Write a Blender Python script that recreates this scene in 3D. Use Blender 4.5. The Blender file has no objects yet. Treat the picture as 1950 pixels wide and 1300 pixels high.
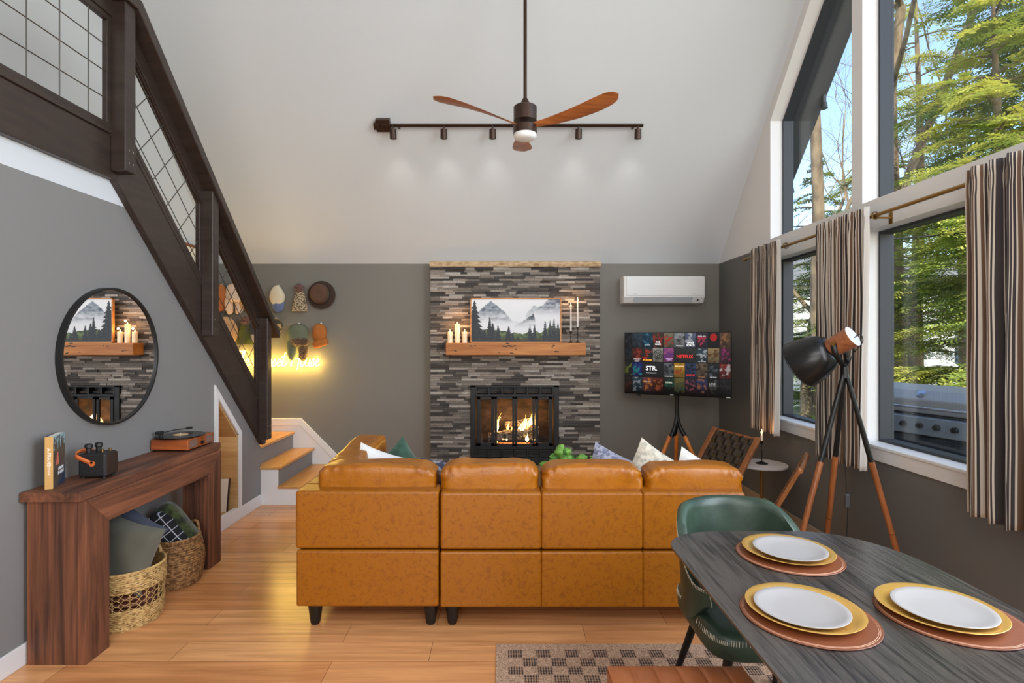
import bpy, math, random
from mathutils import Vector, Matrix, noise, Euler
random.seed(7)
PI = math.pi
scn = bpy.context.scene
COL = scn.collection
# ---------------------------------------------------------------- camera
cd = bpy.data.cameras.new('camera'); cam = bpy.data.objects.new('camera', cd); COL.objects.link(cam)
F = 1050.0; CX, CY = 958.0, 650.0; EYE = 1.5
cd.sensor_width = 36; cd.lens = 36 * F / 1950; cd.shift_x = (975 - CX) / 1950; cd.clip_start = .05; cd.clip_end = 200
cam.location = (0, 0, EYE); cam.rotation_euler = (PI / 2, 0, 0)
scn.camera = cam
def at(px, py, y): return Vector(((px - CX) * y / F, y, EYE + (CY - py) * y / F))
# ---------------------------------------------------------------- colour management
vs = scn.view_settings
vs.view_transform = 'Standard'; vs.look = 'None'; vs.gamma = 1; vs.use_curve_mapping = False; vs.exposure = 0.0
# ---------------------------------------------------------------- sky and sun
w = bpy.data.worlds.new('sky'); scn.world = w; w.use_nodes = True
wn = w.node_tree.nodes; wl = w.node_tree.links
bg = wn['Background']; sk = wn.new('ShaderNodeTexSky'); sk.sky_type = 'NISHITA'
sk.sun_disc = False; sk.sun_elevation = math.radians(38); sk.sun_rotation = math.radians(150); sk.air_density = 1.0; sk.dust_density = .6
wl.new(sk.outputs[0], bg.inputs[0]); bg.inputs[1].default_value = .5
def light(name, kind, loc, energy, col=(1, 1, 1), size=.1, sy=None, rot=None, aim=None, **k):
    l = bpy.data.lights.new(name, kind); l.energy = energy; l.color = col
    if kind == 'AREA':
        l.size = size
        if sy: l.shape = 'RECTANGLE'; l.size_y = sy
    elif kind == 'SUN': l.angle = size
    else: l.shadow_soft_size = size
    for a, b in k.items(): setattr(l, a, b)
    o = bpy.data.objects.new(name, l); COL.objects.link(o); o.location = loc
    if rot: o.rotation_euler = rot
    if aim: o.rotation_euler = (Vector(aim) - Vector(loc)).to_track_quat('-Z', 'Y').to_euler()
    return o
# the sun stands behind the house wall, lighting the trees and not the room
light('sun', 'SUN', (0, 0, 9), 7.5, (1, .93, .8), .01, aim=(2.2, 6, 3.4))
# added fill lamps behind the camera; they stand for no real fixture
light('rear_fill_high', 'AREA', (.2, -.9, 3.3), 102, (1, .985, .96), 3.2, 1.8, aim=(.1, 3.6, 1.6))
light('rear_fill_up', 'AREA', (-.3, -1.4, 1.3), 72, (1, .985, .965), 2.6, 1.6, aim=(0, 3.4, 4.0))
light('window_daylight_boost', 'AREA', (2.3, 1.1, 1.65), 62, (.86, .93, 1), 1.9, 1.6, aim=(-1, 1.5, 1.2))  # area lamps added to boost the daylight by the side windows
light('window_daylight_boost', 'AREA', (2.3, .9, 3.2), 45, (.86, .93, 1), 1.7, 1.3, aim=(-2, 2.5, 2.2))

# ---------------------------------------------------------------- helpers
def C(r, g, b):
    f = lambda x: (x / 255 / 12.92) if x / 255 <= .04045 else ((x / 255 + .055) / 1.055) ** 2.4
    return (f(r), f(g), f(b), 1)
MATS = {}
def mat(name, col, rough=.5, metal=0, var=None, bump=None, vcol=False, emis=None, coat=0, trans=None, spec=.5, sheen=0, subs=0):
    """var=(colour, scale xyz, lo, hi, detail) ; bump=(scale xyz, strength, detail)"""
    if name in MATS: return MATS[name]
    m = bpy.data.materials.new(name); m.use_nodes = True; MATS[name] = m
    n = m.node_tree.nodes; L = m.node_tree.links; p = n['Principled BSDF']
    p.inputs['Base Color'].default_value = col; p.inputs['Roughness'].default_value = rough; p.inputs['Metallic'].default_value = metal
    p.inputs['Specular IOR Level'].default_value = spec
    if coat: p.inputs['Coat Weight'].default_value = coat; p.inputs['Coat Roughness'].default_value = .15
    if sheen: p.inputs['Sheen Weight'].default_value = sheen
    tc = n.new('ShaderNodeTexCoord')
    def nz(scale, detail, dist=0):
        mp = n.new('ShaderNodeMapping'); L.new(tc.outputs['Object'], mp.inputs[0])
        mp.inputs['Scale'].default_value = scale if hasattr(scale, '__len__') else (scale,) * 3
        t = n.new('ShaderNodeTexNoise'); t.inputs['Scale'].default_value = 1; t.inputs['Detail'].default_value = detail
        t.inputs['Distortion'].default_value = dist; t.inputs['Roughness'].default_value = .6
        L.new(mp.outputs[0], t.inputs[0]); return t
    out = None
    if vcol:
        a = n.new('ShaderNodeAttribute'); a.attribute_name = 'Col'; out = a.outputs[0]
        L.new(out, p.inputs['Base Color'])
    if var:
        t = nz(var[1], var[4] if len(var) > 4 else 4, var[5] if len(var) > 5 else 0)
        r = n.new('ShaderNodeMapRange'); r.inputs[1].default_value = var[2]; r.inputs[2].default_value = var[3]
        L.new(t.outputs[0], r.inputs[0])
        x = n.new('ShaderNodeMix'); x.data_type = 'RGBA'
        L.new(r.outputs[0], x.inputs[0]); x.inputs[6].default_value = col; x.inputs[7].default_value = var[0]
        if out:
            x.blend_type = 'MULTIPLY'; L.new(out, x.inputs[6])
        out = x.outputs[2]; L.new(out, p.inputs['Base Color'])
    if bump:
        t = nz(bump[0], bump[2] if len(bump) > 2 else 3, bump[3] if len(bump) > 3 else 0)
        b = n.new('ShaderNodeBump'); b.inputs['Strength'].default_value = bump[1]; b.inputs['Distance'].default_value = .01
        L.new(t.outputs[0], b.inputs['Height']); L.new(b.outputs[0], p.inputs['Normal'])
    if emis:
        if emis[0] is None: L.new(out, p.inputs['Emission Color'])
        else: p.inputs['Emission Color'].default_value = emis[0]
        p.inputs['Emission Strength'].default_value = emis[1]
    return m
def woodmat(name, light_, dark_, axis=0, sc=1.0, rough=.45, bands=0.5, bump=.15, coat=0):
    """grain running along the axis (0 x, 1 y, 2 z)"""
    if name in MATS: return MATS[name]
    m = mat(name, light_, rough, coat=coat); n = m.node_tree.nodes; L = m.node_tree.links; p = n['Principled BSDF']
    tc = n.new('ShaderNodeTexCoord'); mp = n.new('ShaderNodeMapping'); L.new(tc.outputs['Object'], mp.inputs[0])
    s = [14 * sc] * 3; s[axis] = 1.1 * sc; mp.inputs['Scale'].default_value = s
    a = n.new('ShaderNodeTexNoise'); a.inputs['Scale'].default_value = 1; a.inputs['Detail'].default_value = 7; a.inputs['Roughness'].default_value = .65; a.inputs['Distortion'].default_value = .8
    L.new(mp.outputs[0], a.inputs[0])
    mp2 = n.new('ShaderNodeMapping'); L.new(tc.outputs['Object'], mp2.inputs[0]); s = [90 * sc] * 3; s[axis] = 4 * sc; mp2.inputs['Scale'].default_value = s
    b = n.new('ShaderNodeTexNoise'); b.inputs['Scale'].default_value = 1; b.inputs['Detail'].default_value = 3; L.new(mp2.outputs[0], b.inputs[0])
    ad = n.new('ShaderNodeMath'); ad.operation = 'MULTIPLY_ADD'; ad.inputs[1].default_value = bands; L.new(b.outputs[0], ad.inputs[0]); L.new(a.outputs[0], ad.inputs[2])
    r = n.new('ShaderNodeValToRGB'); r.color_ramp.elements[0].position = .42 + bands * .35; r.color_ramp.elements[1].position = .62 + bands * .62
    r.color_ramp.elements[0].color = dark_; r.color_ramp.elements[1].color = light_
    L.new(ad.outputs[0], r.inputs[0]); L.new(r.outputs[0], p.inputs['Base Color'])
    bp = n.new('ShaderNodeBump'); bp.inputs['Strength'].default_value = bump; bp.inputs['Distance'].default_value = .004
    L.new(ad.outputs[0], bp.inputs['Height']); L.new(bp.outputs[0], p.inputs['Normal'])
    return m

class MB:
    def __init__(s): s.v = []; s.f = []; s.m = []; s.c = []; s.T = None; s.col = (1, 1, 1, 1); s.mi = 0; s.use = False
    def add(s, vs_, fs, cols=None):
        b = len(s.v)
        for q in vs_:
            q = Vector(q); s.v.append(s.T @ q if s.T is not None else q)
        s.f += [tuple(i + b for i in f) for f in fs]; s.m += [s.mi] * len(fs)
        if cols: s.c += cols; s.use = True
        else: s.c += [s.col] * len(vs_)
        return s
    def box(s, x0, x1, y0, y1, z0, z1):
        return s.add([(x0, y0, z0), (x1, y0, z0), (x1, y1, z0), (x0, y1, z0), (x0, y0, z1), (x1, y0, z1), (x1, y1, z1), (x0, y1, z1)],
                     [(0, 3, 2, 1), (4, 5, 6, 7), (0, 1, 5, 4), (1, 2, 6, 5), (2, 3, 7, 6), (3, 0, 4, 7)])
    def prism(s, pts, a, b, axis=0):
        """polygon pts in the two other axes (x: y,z  y: x,z  z: x,y) extruded from a to b"""
        def mk(p, t): return (t, p[0], p[1]) if axis == 0 else ((p[0], t, p[1]) if axis == 1 else (p[0], p[1], t))
        n = len(pts); ar = sum(pts[i][0] * pts[(i + 1) % n][1] - pts[(i + 1) % n][0] * pts[i][1] for i in range(n))
        if (ar < 0) != (axis == 1): pts = pts[::-1]
        if b < a: a, b = b, a
        vv = [mk(p, a) for p in pts] + [mk(p, b) for p in pts]
        return s.add(vv, [tuple(range(n))[::-1], tuple(range(n, 2 * n))] + [(i, (i + 1) % n, n + (i + 1) % n, n + i) for i in range(n)])
    def tube(s, pts, r, n=8, cap=True, closed=False, flat=None):
        pts = [Vector(p) for p in pts]; N = len(pts); rr = r if hasattr(r, '__len__') else [r] * N
        vv = []; up = None
        for i, p in enumerate(pts):
            if closed: d = pts[(i + 1) % N] - pts[i - 1]
            else: d = pts[min(i + 1, N - 1)] - pts[max(i - 1, 0)]
            d.normalize()
            if up is None: up = Vector((0, 0, 1)) if abs(d.z) < .9 else Vector((1, 0, 0))
            a = d.cross(up).normalized(); b2 = a.cross(d).normalized(); up = b2
            for k in range(n):
                t = 2 * PI * k / n
                vv.append(p + (a * math.cos(t) + b2 * math.sin(t) * (flat or 1)) * rr[i])
        fs = []
        for i in range(N if closed else N - 1):
            j = (i + 1) % N
            for k in range(n): k2 = (k + 1) % n; fs.append((i * n + k, i * n + k2, j * n + k2, j * n + k))
        if cap and not closed: fs += [tuple(range(n))[::-1], tuple(range((N - 1) * n, N * n))]
        return s.add(vv, fs)
    def cyl(s, p0, p1, r0, r1=None, n=20): return s.tube([p0, p1], [r0, r0 if r1 is None else r1], n)
    def lathe(s, prof, c=(0, 0, 0), n=32, ax=(0, 0, 1), sx=1, sy=1):
        """profile (radius, height) about the axis"""
        q = Vector((0, 0, 1)).rotation_difference(Vector(ax)); c = Vector(c); vv = []
        for r, h in prof:
            for k in range(n): t = 2 * PI * k / n; vv.append(c + q @ Vector((r * math.cos(t) * sx, r * math.sin(t) * sy, h)))
        fs = []
        for i in range(len(prof) - 1):
            for k in range(n): k2 = (k + 1) % n; fs.append((i * n + k, i * n + k2, (i + 1) * n + k2, (i + 1) * n + k))
        if prof[0][0] > 1e-4: fs.append(tuple(range(n))[::-1])
        if prof[-1][0] > 1e-4: fs.append(tuple(range((len(prof) - 1) * n, len(prof) * n)))
        return s.add(vv, fs)
    def soft(s, c, h, e=.3, nu=24, nv=36, amp=0, fr=6, seed=0, R=None, fn=None):
        """rounded cushion: superellipsoid"""
        def p(t, e): return math.copysign(abs(t) ** e, t)
        vv = []; c = Vector(c)
        for i in range(nu + 1):
            u = -PI / 2 + PI * i / nu
            for k in range(nv):
                t = -PI + 2 * PI * k / nv
                q = Vector((h[0] * p(math.cos(u), e) * p(math.cos(t), e), h[1] * p(math.cos(u), e) * p(math.sin(t), e), h[2] * p(math.sin(u), e)))
                if fn: q = fn(q)
                if amp:
                    d = noise.noise_vector(q * fr + Vector((seed * 3.1, seed, 0))); q = q + d * amp
                if R is not None: q = R @ q
                vv.append(c + q)
        fs = []
        for i in range(nu):
            for k in range(nv): k2 = (k + 1) % nv; fs.append((i * nv + k, i * nv + k2, (i + 1) * nv + k2, (i + 1) * nv + k))
        return s.add(vv, fs)
    def grid(s, fn, nu, nv, cf=None, flip=False):
        vv = []; cc = []
        for i in range(nu + 1):
            for j in range(nv + 1):
                vv.append(fn(i / nu, j / nv))
                if cf: cc.append(cf(i / nu, j / nv))
        fs = []
        for i in range(nu):
            for j in range(nv):
                a = i * (nv + 1) + j; f = (a, a + nv + 1, a + nv + 2, a + 1); fs.append(f[::-1] if flip else f)
        return s.add(vv, fs, cc if cf else None)
    def pillow(s, size, th, n=14, seed=0):
        """square cushion in local xz, thickness along y; uses s.T"""
        def sf(sg):
            def f(u, v):
                a, b = u * 2 - 1, v * 2 - 1
                k = (1 - a ** 4) * (1 - b ** 4)
                pin = 1 - .10 * (1 - a * a) * b * b - 0
                pin2 = 1 - .10 * (1 - b * b) * a * a
                w = noise.noise(Vector((a * 1.5 + seed, b * 1.5, sg))) * .02
                return (a * size / 2 * pin2, sg * (th / 2 * max(k, 0) ** .55) + w * k, b * size / 2 * pin)
            return f
        s.grid(sf(1), n, n, flip=False); s.grid(sf(-1), n, n, flip=True); return s
    def build(s, name, mats, parent=None, smooth=None, bevel=0, sub=0, solid=0, base=None, seg=2):
        me = bpy.data.meshes.new(name)
        o = bpy.data.objects.new(name, me); COL.objects.link(o)
        if parent is not None: off = Vector(BASE[parent.name])
        elif base is not None: off = Vector(base)
        else:
            xs = [q.x for q in s.v]; ys = [q.y for q in s.v]; zs = [q.z for q in s.v]
            off = Vector(((min(xs) + max(xs)) / 2, (min(ys) + max(ys)) / 2, min(zs)))
        me.from_pydata([q - off for q in s.v], [], s.f)
        if not hasattr(mats, '__len__'): mats = [mats]
        for m in mats: me.materials.append(m)
        if len(mats) > 1: me.polygons.foreach_set('material_index', s.m)
        if s.use:
            a = me.color_attributes.new('Col', 'FLOAT_COLOR', 'POINT')
            a.data.foreach_set('color', [x for c in s.c for x in c])
        if smooth is not None:
            me.polygons.foreach_set('use_smooth', [True] * len(me.polygons)); me.update()
            me.set_sharp_from_angle(angle=math.radians(smooth))
        me.update()
        if parent is not None: o.parent = parent
        else: o.location = off
        BASE[o.name] = off
        if bevel:
            b = o.modifiers.new('bevel', 'BEVEL'); b.width = bevel; b.segments = seg; b.limit_method = 'ANGLE'; b.angle_limit = .6
        if solid:
            b = o.modifiers.new('solid', 'SOLIDIFY'); b.thickness = solid; b.offset = 0
        if sub:
            b = o.modifiers.new('sub', 'SUBSURF'); b.levels = sub; b.render_levels = sub
        return o
BASE = {}
def tag(o, label, cat, group=None, kind=None):
    o['label'] = label; o['category'] = cat
    if group: o['group'] = group
    if kind: o['kind'] = kind
    return o
def struct(o, label=None, cat=None):
    o['kind'] = 'structure'
    if label: o['label'] = label; o['category'] = cat
    return o
def root(name, loc, label, cat, group=None):
    o = bpy.data.objects.new(name, None); COL.objects.link(o); o.location = loc; o.empty_display_size = .1
    BASE[o.name] = Vector(loc); return tag(o, label, cat, group)
def kids(o): return [c for c in bpy.data.objects if c.parent == o]
def dup(o, loc, label, rz=None, parent=None):
    c = o.copy(); COL.objects.link(c)
    if parent is None: c.location = loc; c['label'] = label
    else: c.parent = parent
    if rz is not None: c.rotation_euler.z = rz
    for k in kids(o): dup(k, None, None, parent=c)
    return c
def text(s, body, size, M, parent, m, name='lettering', depth=.0006, align='CENTER', off=0, base=None):
    cu = bpy.data.curves.new(name, 'FONT'); cu.body = body; cu.size = size; cu.align_x = align; cu.align_y = 'CENTER'; cu.extrude = depth; cu.offset = off
    if s: cu.shear = s
    cu.resolution_u = 3
    t = bpy.data.objects.new(name + '_src', cu); COL.objects.link(t)
    bpy.context.view_layer.update()
    me = bpy.data.meshes.new_from_object(t.evaluated_get(bpy.context.evaluated_depsgraph_get()))
    bpy.data.objects.remove(t)
    b = MB(); b.T = M; b.add([v.co.copy() for v in me.vertices], [tuple(p.vertices) for p in me.polygons])
    bpy.data.meshes.remove(me)
    return b.build(name, m, parent)
def frame(o, xa, ya):
    """matrix with local x, local y axes and origin"""
    xa = Vector(xa).normalized(); za = xa.cross(Vector(ya)).normalized(); ya = za.cross(xa)
    return Matrix(((xa.x, ya.x, za.x, o[0]), (xa.y, ya.y, za.y, o[1]), (xa.z, ya.z, za.z, o[2]), (0, 0, 0, 1)))
def mixc(a, b, t): return tuple(a[i] * (1 - t) + b[i] * t for i in range(3)) + (1,)
def sstep(a, b, x): t = min(1, max(0, (x - a) / (b - a))); return t * t * (3 - 2 * t)
# common materials
M_white = mat('white_trim_paint', C(226, 224, 222), .45)
M_ceil = mat('white_wall_paint', C(211, 215, 218), .85, bump=((60, 60, 60), .02))
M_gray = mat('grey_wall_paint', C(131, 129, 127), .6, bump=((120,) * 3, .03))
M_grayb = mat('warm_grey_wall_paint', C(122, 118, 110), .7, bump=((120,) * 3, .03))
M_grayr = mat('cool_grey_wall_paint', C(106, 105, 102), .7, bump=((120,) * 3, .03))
M_black = mat('black_paint', C(24, 23, 23), .45)
M_blkmet = mat('black_metal', C(26, 25, 25), .35, .3)
M_brass = mat('brass', C(160, 124, 70), .35, 1)
M_chrome = mat('polished_steel', C(200, 200, 205), .2, 1)
M_glass = bpy.data.materials.new('window_glass'); M_glass.use_nodes = True
_n = M_glass.node_tree.nodes; _n.clear(); _o = _n.new('ShaderNodeOutputMaterial'); _t = _n.new('ShaderNodeBsdfTransparent'); _g = _n.new('ShaderNodeBsdfGlossy'); _x = _n.new('ShaderNodeMixShader'); _fr = _n.new('ShaderNodeLayerWeight'); _pw = _n.new('ShaderNodeMath'); _pw.operation = 'POWER'; _pw.inputs[1].default_value = 4; _ma = _n.new('ShaderNodeMath'); _ma.operation = 'MULTIPLY_ADD'; _ma.inputs[1].default_value = .5; _ma.inputs[2].default_value = .02
_g.inputs['Roughness'].default_value = .01; _t.inputs[0].default_value = (.94, .96, .97, 1); _fr.inputs[0].default_value = .5
_l = M_glass.node_tree.links; _l.new(_fr.outputs[1], _pw.inputs[0]); _l.new(_pw.outputs[0], _ma.inputs[0]); _l.new(_ma.outputs[0], _x.inputs[0]); _l.new(_t.outputs[0], _x.inputs[1]); _l.new(_g.outputs[0], _x.inputs[2]); _l.new(_x.outputs[0], _o.inputs[0])
# ================================================================ room shell
XL, XR, YB = -2.23, 2.35, 6.0
SX = -3.1                      # far wall of the stairwell
RY, RZ = 3.0, 5.526            # ridge
def ceil(y): return 2.346 + 1.06 * (6 - y) if y >= RY else RZ - .53 * (RY - y)
YR = -2.5
# floor: long planks across the room
m = bpy.data.materials.new('oak_plank_floor'); m.use_nodes = True; n = m.node_tree.nodes; L = m.node_tree.links; p = n['Principled BSDF']
tc = n.new('ShaderNodeTexCoord'); mp = n.new('ShaderNodeMapping'); L.new(tc.outputs['Object'], mp.inputs[0]); mp.inputs['Location'].default_value = (.35, -.081, 0)
br = n.new('ShaderNodeTexBrick'); br.offset = .37; br.inputs['Scale'].default_value = 1; br.inputs['Brick Width'].default_value = 1.22; br.inputs['Row Height'].default_value = .167
br.inputs['Mortar Size'].default_value = .0012; br.inputs['Mortar Smooth'].default_value = .3; br.inputs['Bias'].default_value = 0
br.inputs['Color1'].default_value = C(234, 174, 118); br.inputs['Color2'].default_value = C(218, 152, 98); br.inputs['Mortar'].default_value = C(92, 62, 40)
L.new(mp.outputs[0], br.inputs[0])
mp2 = n.new('ShaderNodeMapping'); L.new(tc.outputs['Object'], mp2.inputs[0]); mp2.inputs['Scale'].default_value = (1.3, 22, 1)
g1 = n.new('ShaderNodeTexNoise'); g1.inputs['Scale'].default_value = 1; g1.inputs['Detail'].default_value = 8; g1.inputs['Roughness'].default_value = .62; g1.inputs['Distortion'].default_value = .6
L.new(mp2.outputs[0], g1.inputs[0])
rp = n.new('ShaderNodeValToRGB'); e = rp.color_ramp.elements; e[0].position = .3; e[0].color = (.70, .62, .54, 1); e[1].position = .62; e[1].color = (1.06, 1.04, 1.02, 1)
L.new(g1.outputs[0], rp.inputs[0])
mx = n.new('ShaderNodeMix'); mx.data_type = 'RGBA'; mx.blend_type = 'MULTIPLY'; mx.inputs[0].default_value = 1
L.new(br.outputs[0], mx.inputs[6]); L.new(rp.outputs[0], mx.inputs[7]); L.new(mx.outputs[2], p.inputs['Base Color'])
p.inputs['Roughness'].default_value = .24; p.inputs['Specular IOR Level'].default_value = .5
bp = n.new('ShaderNodeBump'); bp.inputs['Strength'].default_value = .25; bp.inputs['Distance'].default_value = .002; L.new(br.outputs['Fac'], bp.inputs['Height']); bp.invert = True
L.new(bp.outputs[0], p.inputs['Normal'])
M_floor = m
struct(MB().box(SX - .1, XR + .1, YR - .1, YB + .1, -.12, 0).build('floor', M_floor, base=(0, 0, 0)))
# back wall, warm grey
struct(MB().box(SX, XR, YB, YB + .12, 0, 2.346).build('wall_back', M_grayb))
struct(MB().box(SX, XR + .1, YR - .12, YR, 0, 2.7).build('wall_rear', M_ceil))
# sloped ceilings
b = MB(); b.prism([(YB + .3, ceil(YB) - .318), (RY, RZ), (YR - .1, ceil(YR) - .053), (YR - .1, ceil(YR) + .1), (RY, RZ + .17), (YB + .3, ceil(YB) - .15)], SX - .1, XR + .1, 0)
struct(b.build('ceiling', M_ceil))
# stairwell side wall (white) up to the slope
b = MB(); b.prism([(YR, 0), (YB, 0), (YB, ceil(YB)), (RY, RZ), (YR, ceil(YR))], SX - .1, SX, 0)
struct(b.build('wall_stairwell', M_ceil))
# left wall with the cupboard opening under the stairs
def sb(y): return 2.413 - .965 * (y - 3.12)    # underside of the stair stringer
W0, W1 = XL - .1, XL
b = MB()
b.prism([(YR, 0), (4.297, 0), (4.297, sb(4.297)), (3.247, 2.29), (YR, 2.29)], W0, W1)
b.box(W0, W1, 4.297, 4.637, 0, .082)
b.prism([(4.297, 1.06), (4.637, .714), (4.637, sb(4.637)), (4.297, sb(4.297))], W0, W1)
b.prism([(4.637, 0), (5.08, 0), (5.08, sb(5.08)), (4.637, sb(4.637))], W0, W1)
b.mi = 1; b.prism([(YR, 2.29), (3.247, 2.29), (3.12, 2.45), (YR, 2.45)], W0, W1)
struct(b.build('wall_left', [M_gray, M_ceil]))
# cupboard lining behind the opening
M_ply = woodmat('plywood', C(205, 165, 110), C(180, 135, 80), 0, .5, .6)
b = MB(); b.box(W0 - .001, XL - .002, 4.297, 4.301, .09, 1.06); b.box(XL - .72, XL - .002, 4.625, 4.6365, .084, .713); b.prism([(4.302, 1.0545), (4.302, 1.03), (4.625, .70), (4.625, .7255)], XL - .4, XL - .003); b.box(XL - .75, XL - .72, 4.0, 5.0, 0, 1.2); b.box(XL - .72, XL - .1, 4.638, 4.65, 0, 1.2); b.box(XL - .72, XL - .1, 3.9, 5, .0, .084); b.box(XL - .11, XL + .001, 4.297, 4.637, .06, .0835); b.box(XL - .72, XL - .1, 4.0, 4.03, 0, 1.3)
b.prism([(4.0, 1.32), (4.75, .66), (4.75, .69), (4.0, 1.35)], XL - .72, XL - .1)
struct(b.build('trim_1', M_ply), 'plywood lining of the small cupboard under the stairs', 'cupboard lining')
# opening trim
t = .045; a = (4.297, 4.637)
b = MB(); X0, X1 = XL + .001, XL + .014
b.prism([(a[0] - t, .1005), (a[0], .1005), (a[0], 1.06), (a[0] - t, 1.165)], X0, X1)
b.prism([(a[1], .1005), (a[1] + t, .1005), (a[1] + t, .735), (a[1], .714)], X0, X1)
b.prism([(a[0], 1.06), (a[1], .714), (a[1] + t, .735), (a[0] - t, 1.165)], X0, X1)
b.box(XL - .03, XL + .0125, a[0] + .001, a[1] - .001, .0845, .104)
struct(b.build('trim_2', M_white))
light('cupboard_light', 'POINT', (XL - .4, 4.35, .95), 2.2, (1, .9, .75), .05)
# baseboards
b = MB(); b.box(XL, XL + .014, YR, 5.08, 0, .1); struct(b.build('baseboard_left', M_white, bevel=.004))
b = MB(); b.box(-1.83, -.8, YB - .014, YB, 0, .1); b.box(1.06, XR, YB - .014, YB, 0, .1); struct(b.build('baseboard_back', M_white, bevel=.004))
M_bbr = mat('beige_baseboard', C(170, 150, 130), .5)
b = MB(); b.box(XR - .014, XR, YR, YB, 0, .1); struct(b.build('baseboard_right', M_bbr, bevel=.004))
# right wall with the window openings
XO = 2.456
Y0, Y1, Y2, Y3, Y4, Y5 = .35, 2.05, 2.16, 3.607, 3.716, 4.848
b = MB()
b.box(XR, XO, YR, YB, 0, .80); b.box(XR, XO, Y5, YB, .80, 2.346); b.box(XR, XO, YR, Y0, .8, 2.346)
b.mi = 1
b.prism([(Y5, 2.346), (YB, 2.346), (Y5, ceil(Y5))], XR, XO)
b.box(XR, XO, Y0, Y5, 2.217, 2.40)
b.box(XR, XO, Y3, Y4, .80, 2.22); b.box(XR, XO, Y1, Y2, .80, 2.22)
b.prism([(Y3, 2.4), (Y4, 2.4), (Y4, ceil(Y4)), (Y3, ceil(Y3))], XR, XO)
b.prism([(Y1, 2.4), (Y2, 2.4), (Y2, ceil(Y2)), (Y1, ceil(Y1))], XR, XO)
b.prism([(YR, 2.346), (Y0, 2.346), (Y0, ceil(Y0)), (YR, ceil(YR))], XR, XO)
SL = .13
b.prism([(Y4, ceil(Y4) - SL), (Y5, ceil(Y5) - SL), (Y5, ceil(Y5)), (Y4, ceil(Y4))], XR, XO)
b.prism([(Y2, ceil(Y2) - SL), (RY, RZ - SL), (Y3, ceil(Y3) - SL), (Y3, ceil(Y3)), (RY, RZ), (Y2, ceil(Y2))], XR, XO)
b.prism([(Y0, ceil(Y0) - SL), (Y1, ceil(Y1) - SL), (Y1, ceil(Y1)), (Y0, ceil(Y0))], XR, XO)
b.box(XR, XO, Y0, Y5, .80, .85)
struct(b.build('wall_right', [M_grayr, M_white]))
# casing boards on the room side
b = MB(); b.box(XR - .018, XR, Y0, Y5 + .07, .755, .835); b.box(XR - .03, XR + .02, Y0, Y5 + .07, .835, .853)
b.box(XR - .018, XR, Y5, Y5 + .07, .853, 2.217)
struct(b.build('trim_3', M_white, bevel=.003))
def inset(P, t):
    """shrink a convex polygon by t"""
    n_ = len(P); cx = sum(p_[0] for p_ in P) / n_; cy = sum(p_[1] for p_ in P) / n_; out = []
    for i in range(n_):
        a0, a1, a2 = Vector(P[i - 1]), Vector(P[i]), Vector(P[(i + 1) % n_])
        def nrm(p0, p1):
            d = (p1 - p0).normalized(); q = Vector((-d.y, d.x))
            return q if q.dot(Vector((cx, cy)) - p0) > 0 else -q
        n1, n2 = nrm(a0, a1), nrm(a1, a2); k = (n1 + n2); out.append(tuple(a1 + k * (t / max(.2, 1 + n1.dot(n2)))))
    return out
M_wfr = mat('dark_window_frame', C(44, 48, 54), .5)
def window(i, P):
    b = MB(); Q = inset(P, .016); n_ = len(P)
    for k in range(n_):
        k2 = (k + 1) % n_; b.prism([P[k], P[k2], Q[k2], Q[k]], XO, XO + .09)
    o = struct(b.build('window_%d' % i, M_wfr))
    g = MB(); g.prism(Q, XO + .07, XO + .078); g.build('pane', M_glass, o)
window(1, [(Y4, .85), (Y5, .85), (Y5, 2.217), (Y4, 2.217)])
window(2, [(Y2, .85), (Y3, .85), (Y3, 2.217), (Y2, 2.217)])
window(3, [(Y0, .85), (Y1, .85), (Y1, 2.217), (Y0, 2.217)])
window(4, [(Y4, 2.4), (Y5, 2.4), (Y5, ceil(Y5) - SL), (Y4, ceil(Y4) - SL)])
window(5, [(Y2, 2.4), (Y3, 2.4), (Y3, ceil(Y3) - SL), (RY, RZ - SL), (Y2, ceil(Y2) - SL)])
window(6, [(Y0, 2.4), (Y1, 2.4), (Y1, ceil(Y1) - SL), (Y0, ceil(Y0) - SL)])
# roof overhang outside
b = MB(); M_eave = mat('dark_eave_paint', C(58, 60, 64), .7)
b.prism([(6.6, ceil(6) - .636 - .1), (RY, RZ - .1), (RY, RZ + .15), (6.6, ceil(6) - .636 + .15)], XO + .095, 2.77)
b.prism([(-2.6, ceil(-2.6) - .1), (RY, RZ - .1), (RY, RZ + .15), (-2.6, ceil(-2.6) + .15)], XO + .095, 2.77)
struct(b.build('trim_4', M_eave), 'dark sloping roof overhang outside the upper windows', 'eave')
for px, py, lab in ((1577, 155, 'small black floodlight under the eave, the upper of two'), (1529, 277, 'small black floodlight under the eave, the lower of two')):
    y = 4.72 if py < 200 else 5.26
    q = Vector((2.745, y, ceil(y) - .15))
    r = root('floodlight', q, lab, 'outdoor light', 'floodlights under the eave')
    MB().box(q.x - .016, q.x + .016, q.y - .016, q.y + .016, q.z - .02, q.z + .06).build('bracket', M_black, r, bevel=.006)
    MB().lathe([(.001, 0), (.024, 0), (.032, -.05), (.028, -.05), (.001, -.045)], (q.x, q.y, q.z - .01), 16, ax=(0, 0, 1)).build('lamp_head', M_black, r, smooth=40)
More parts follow.
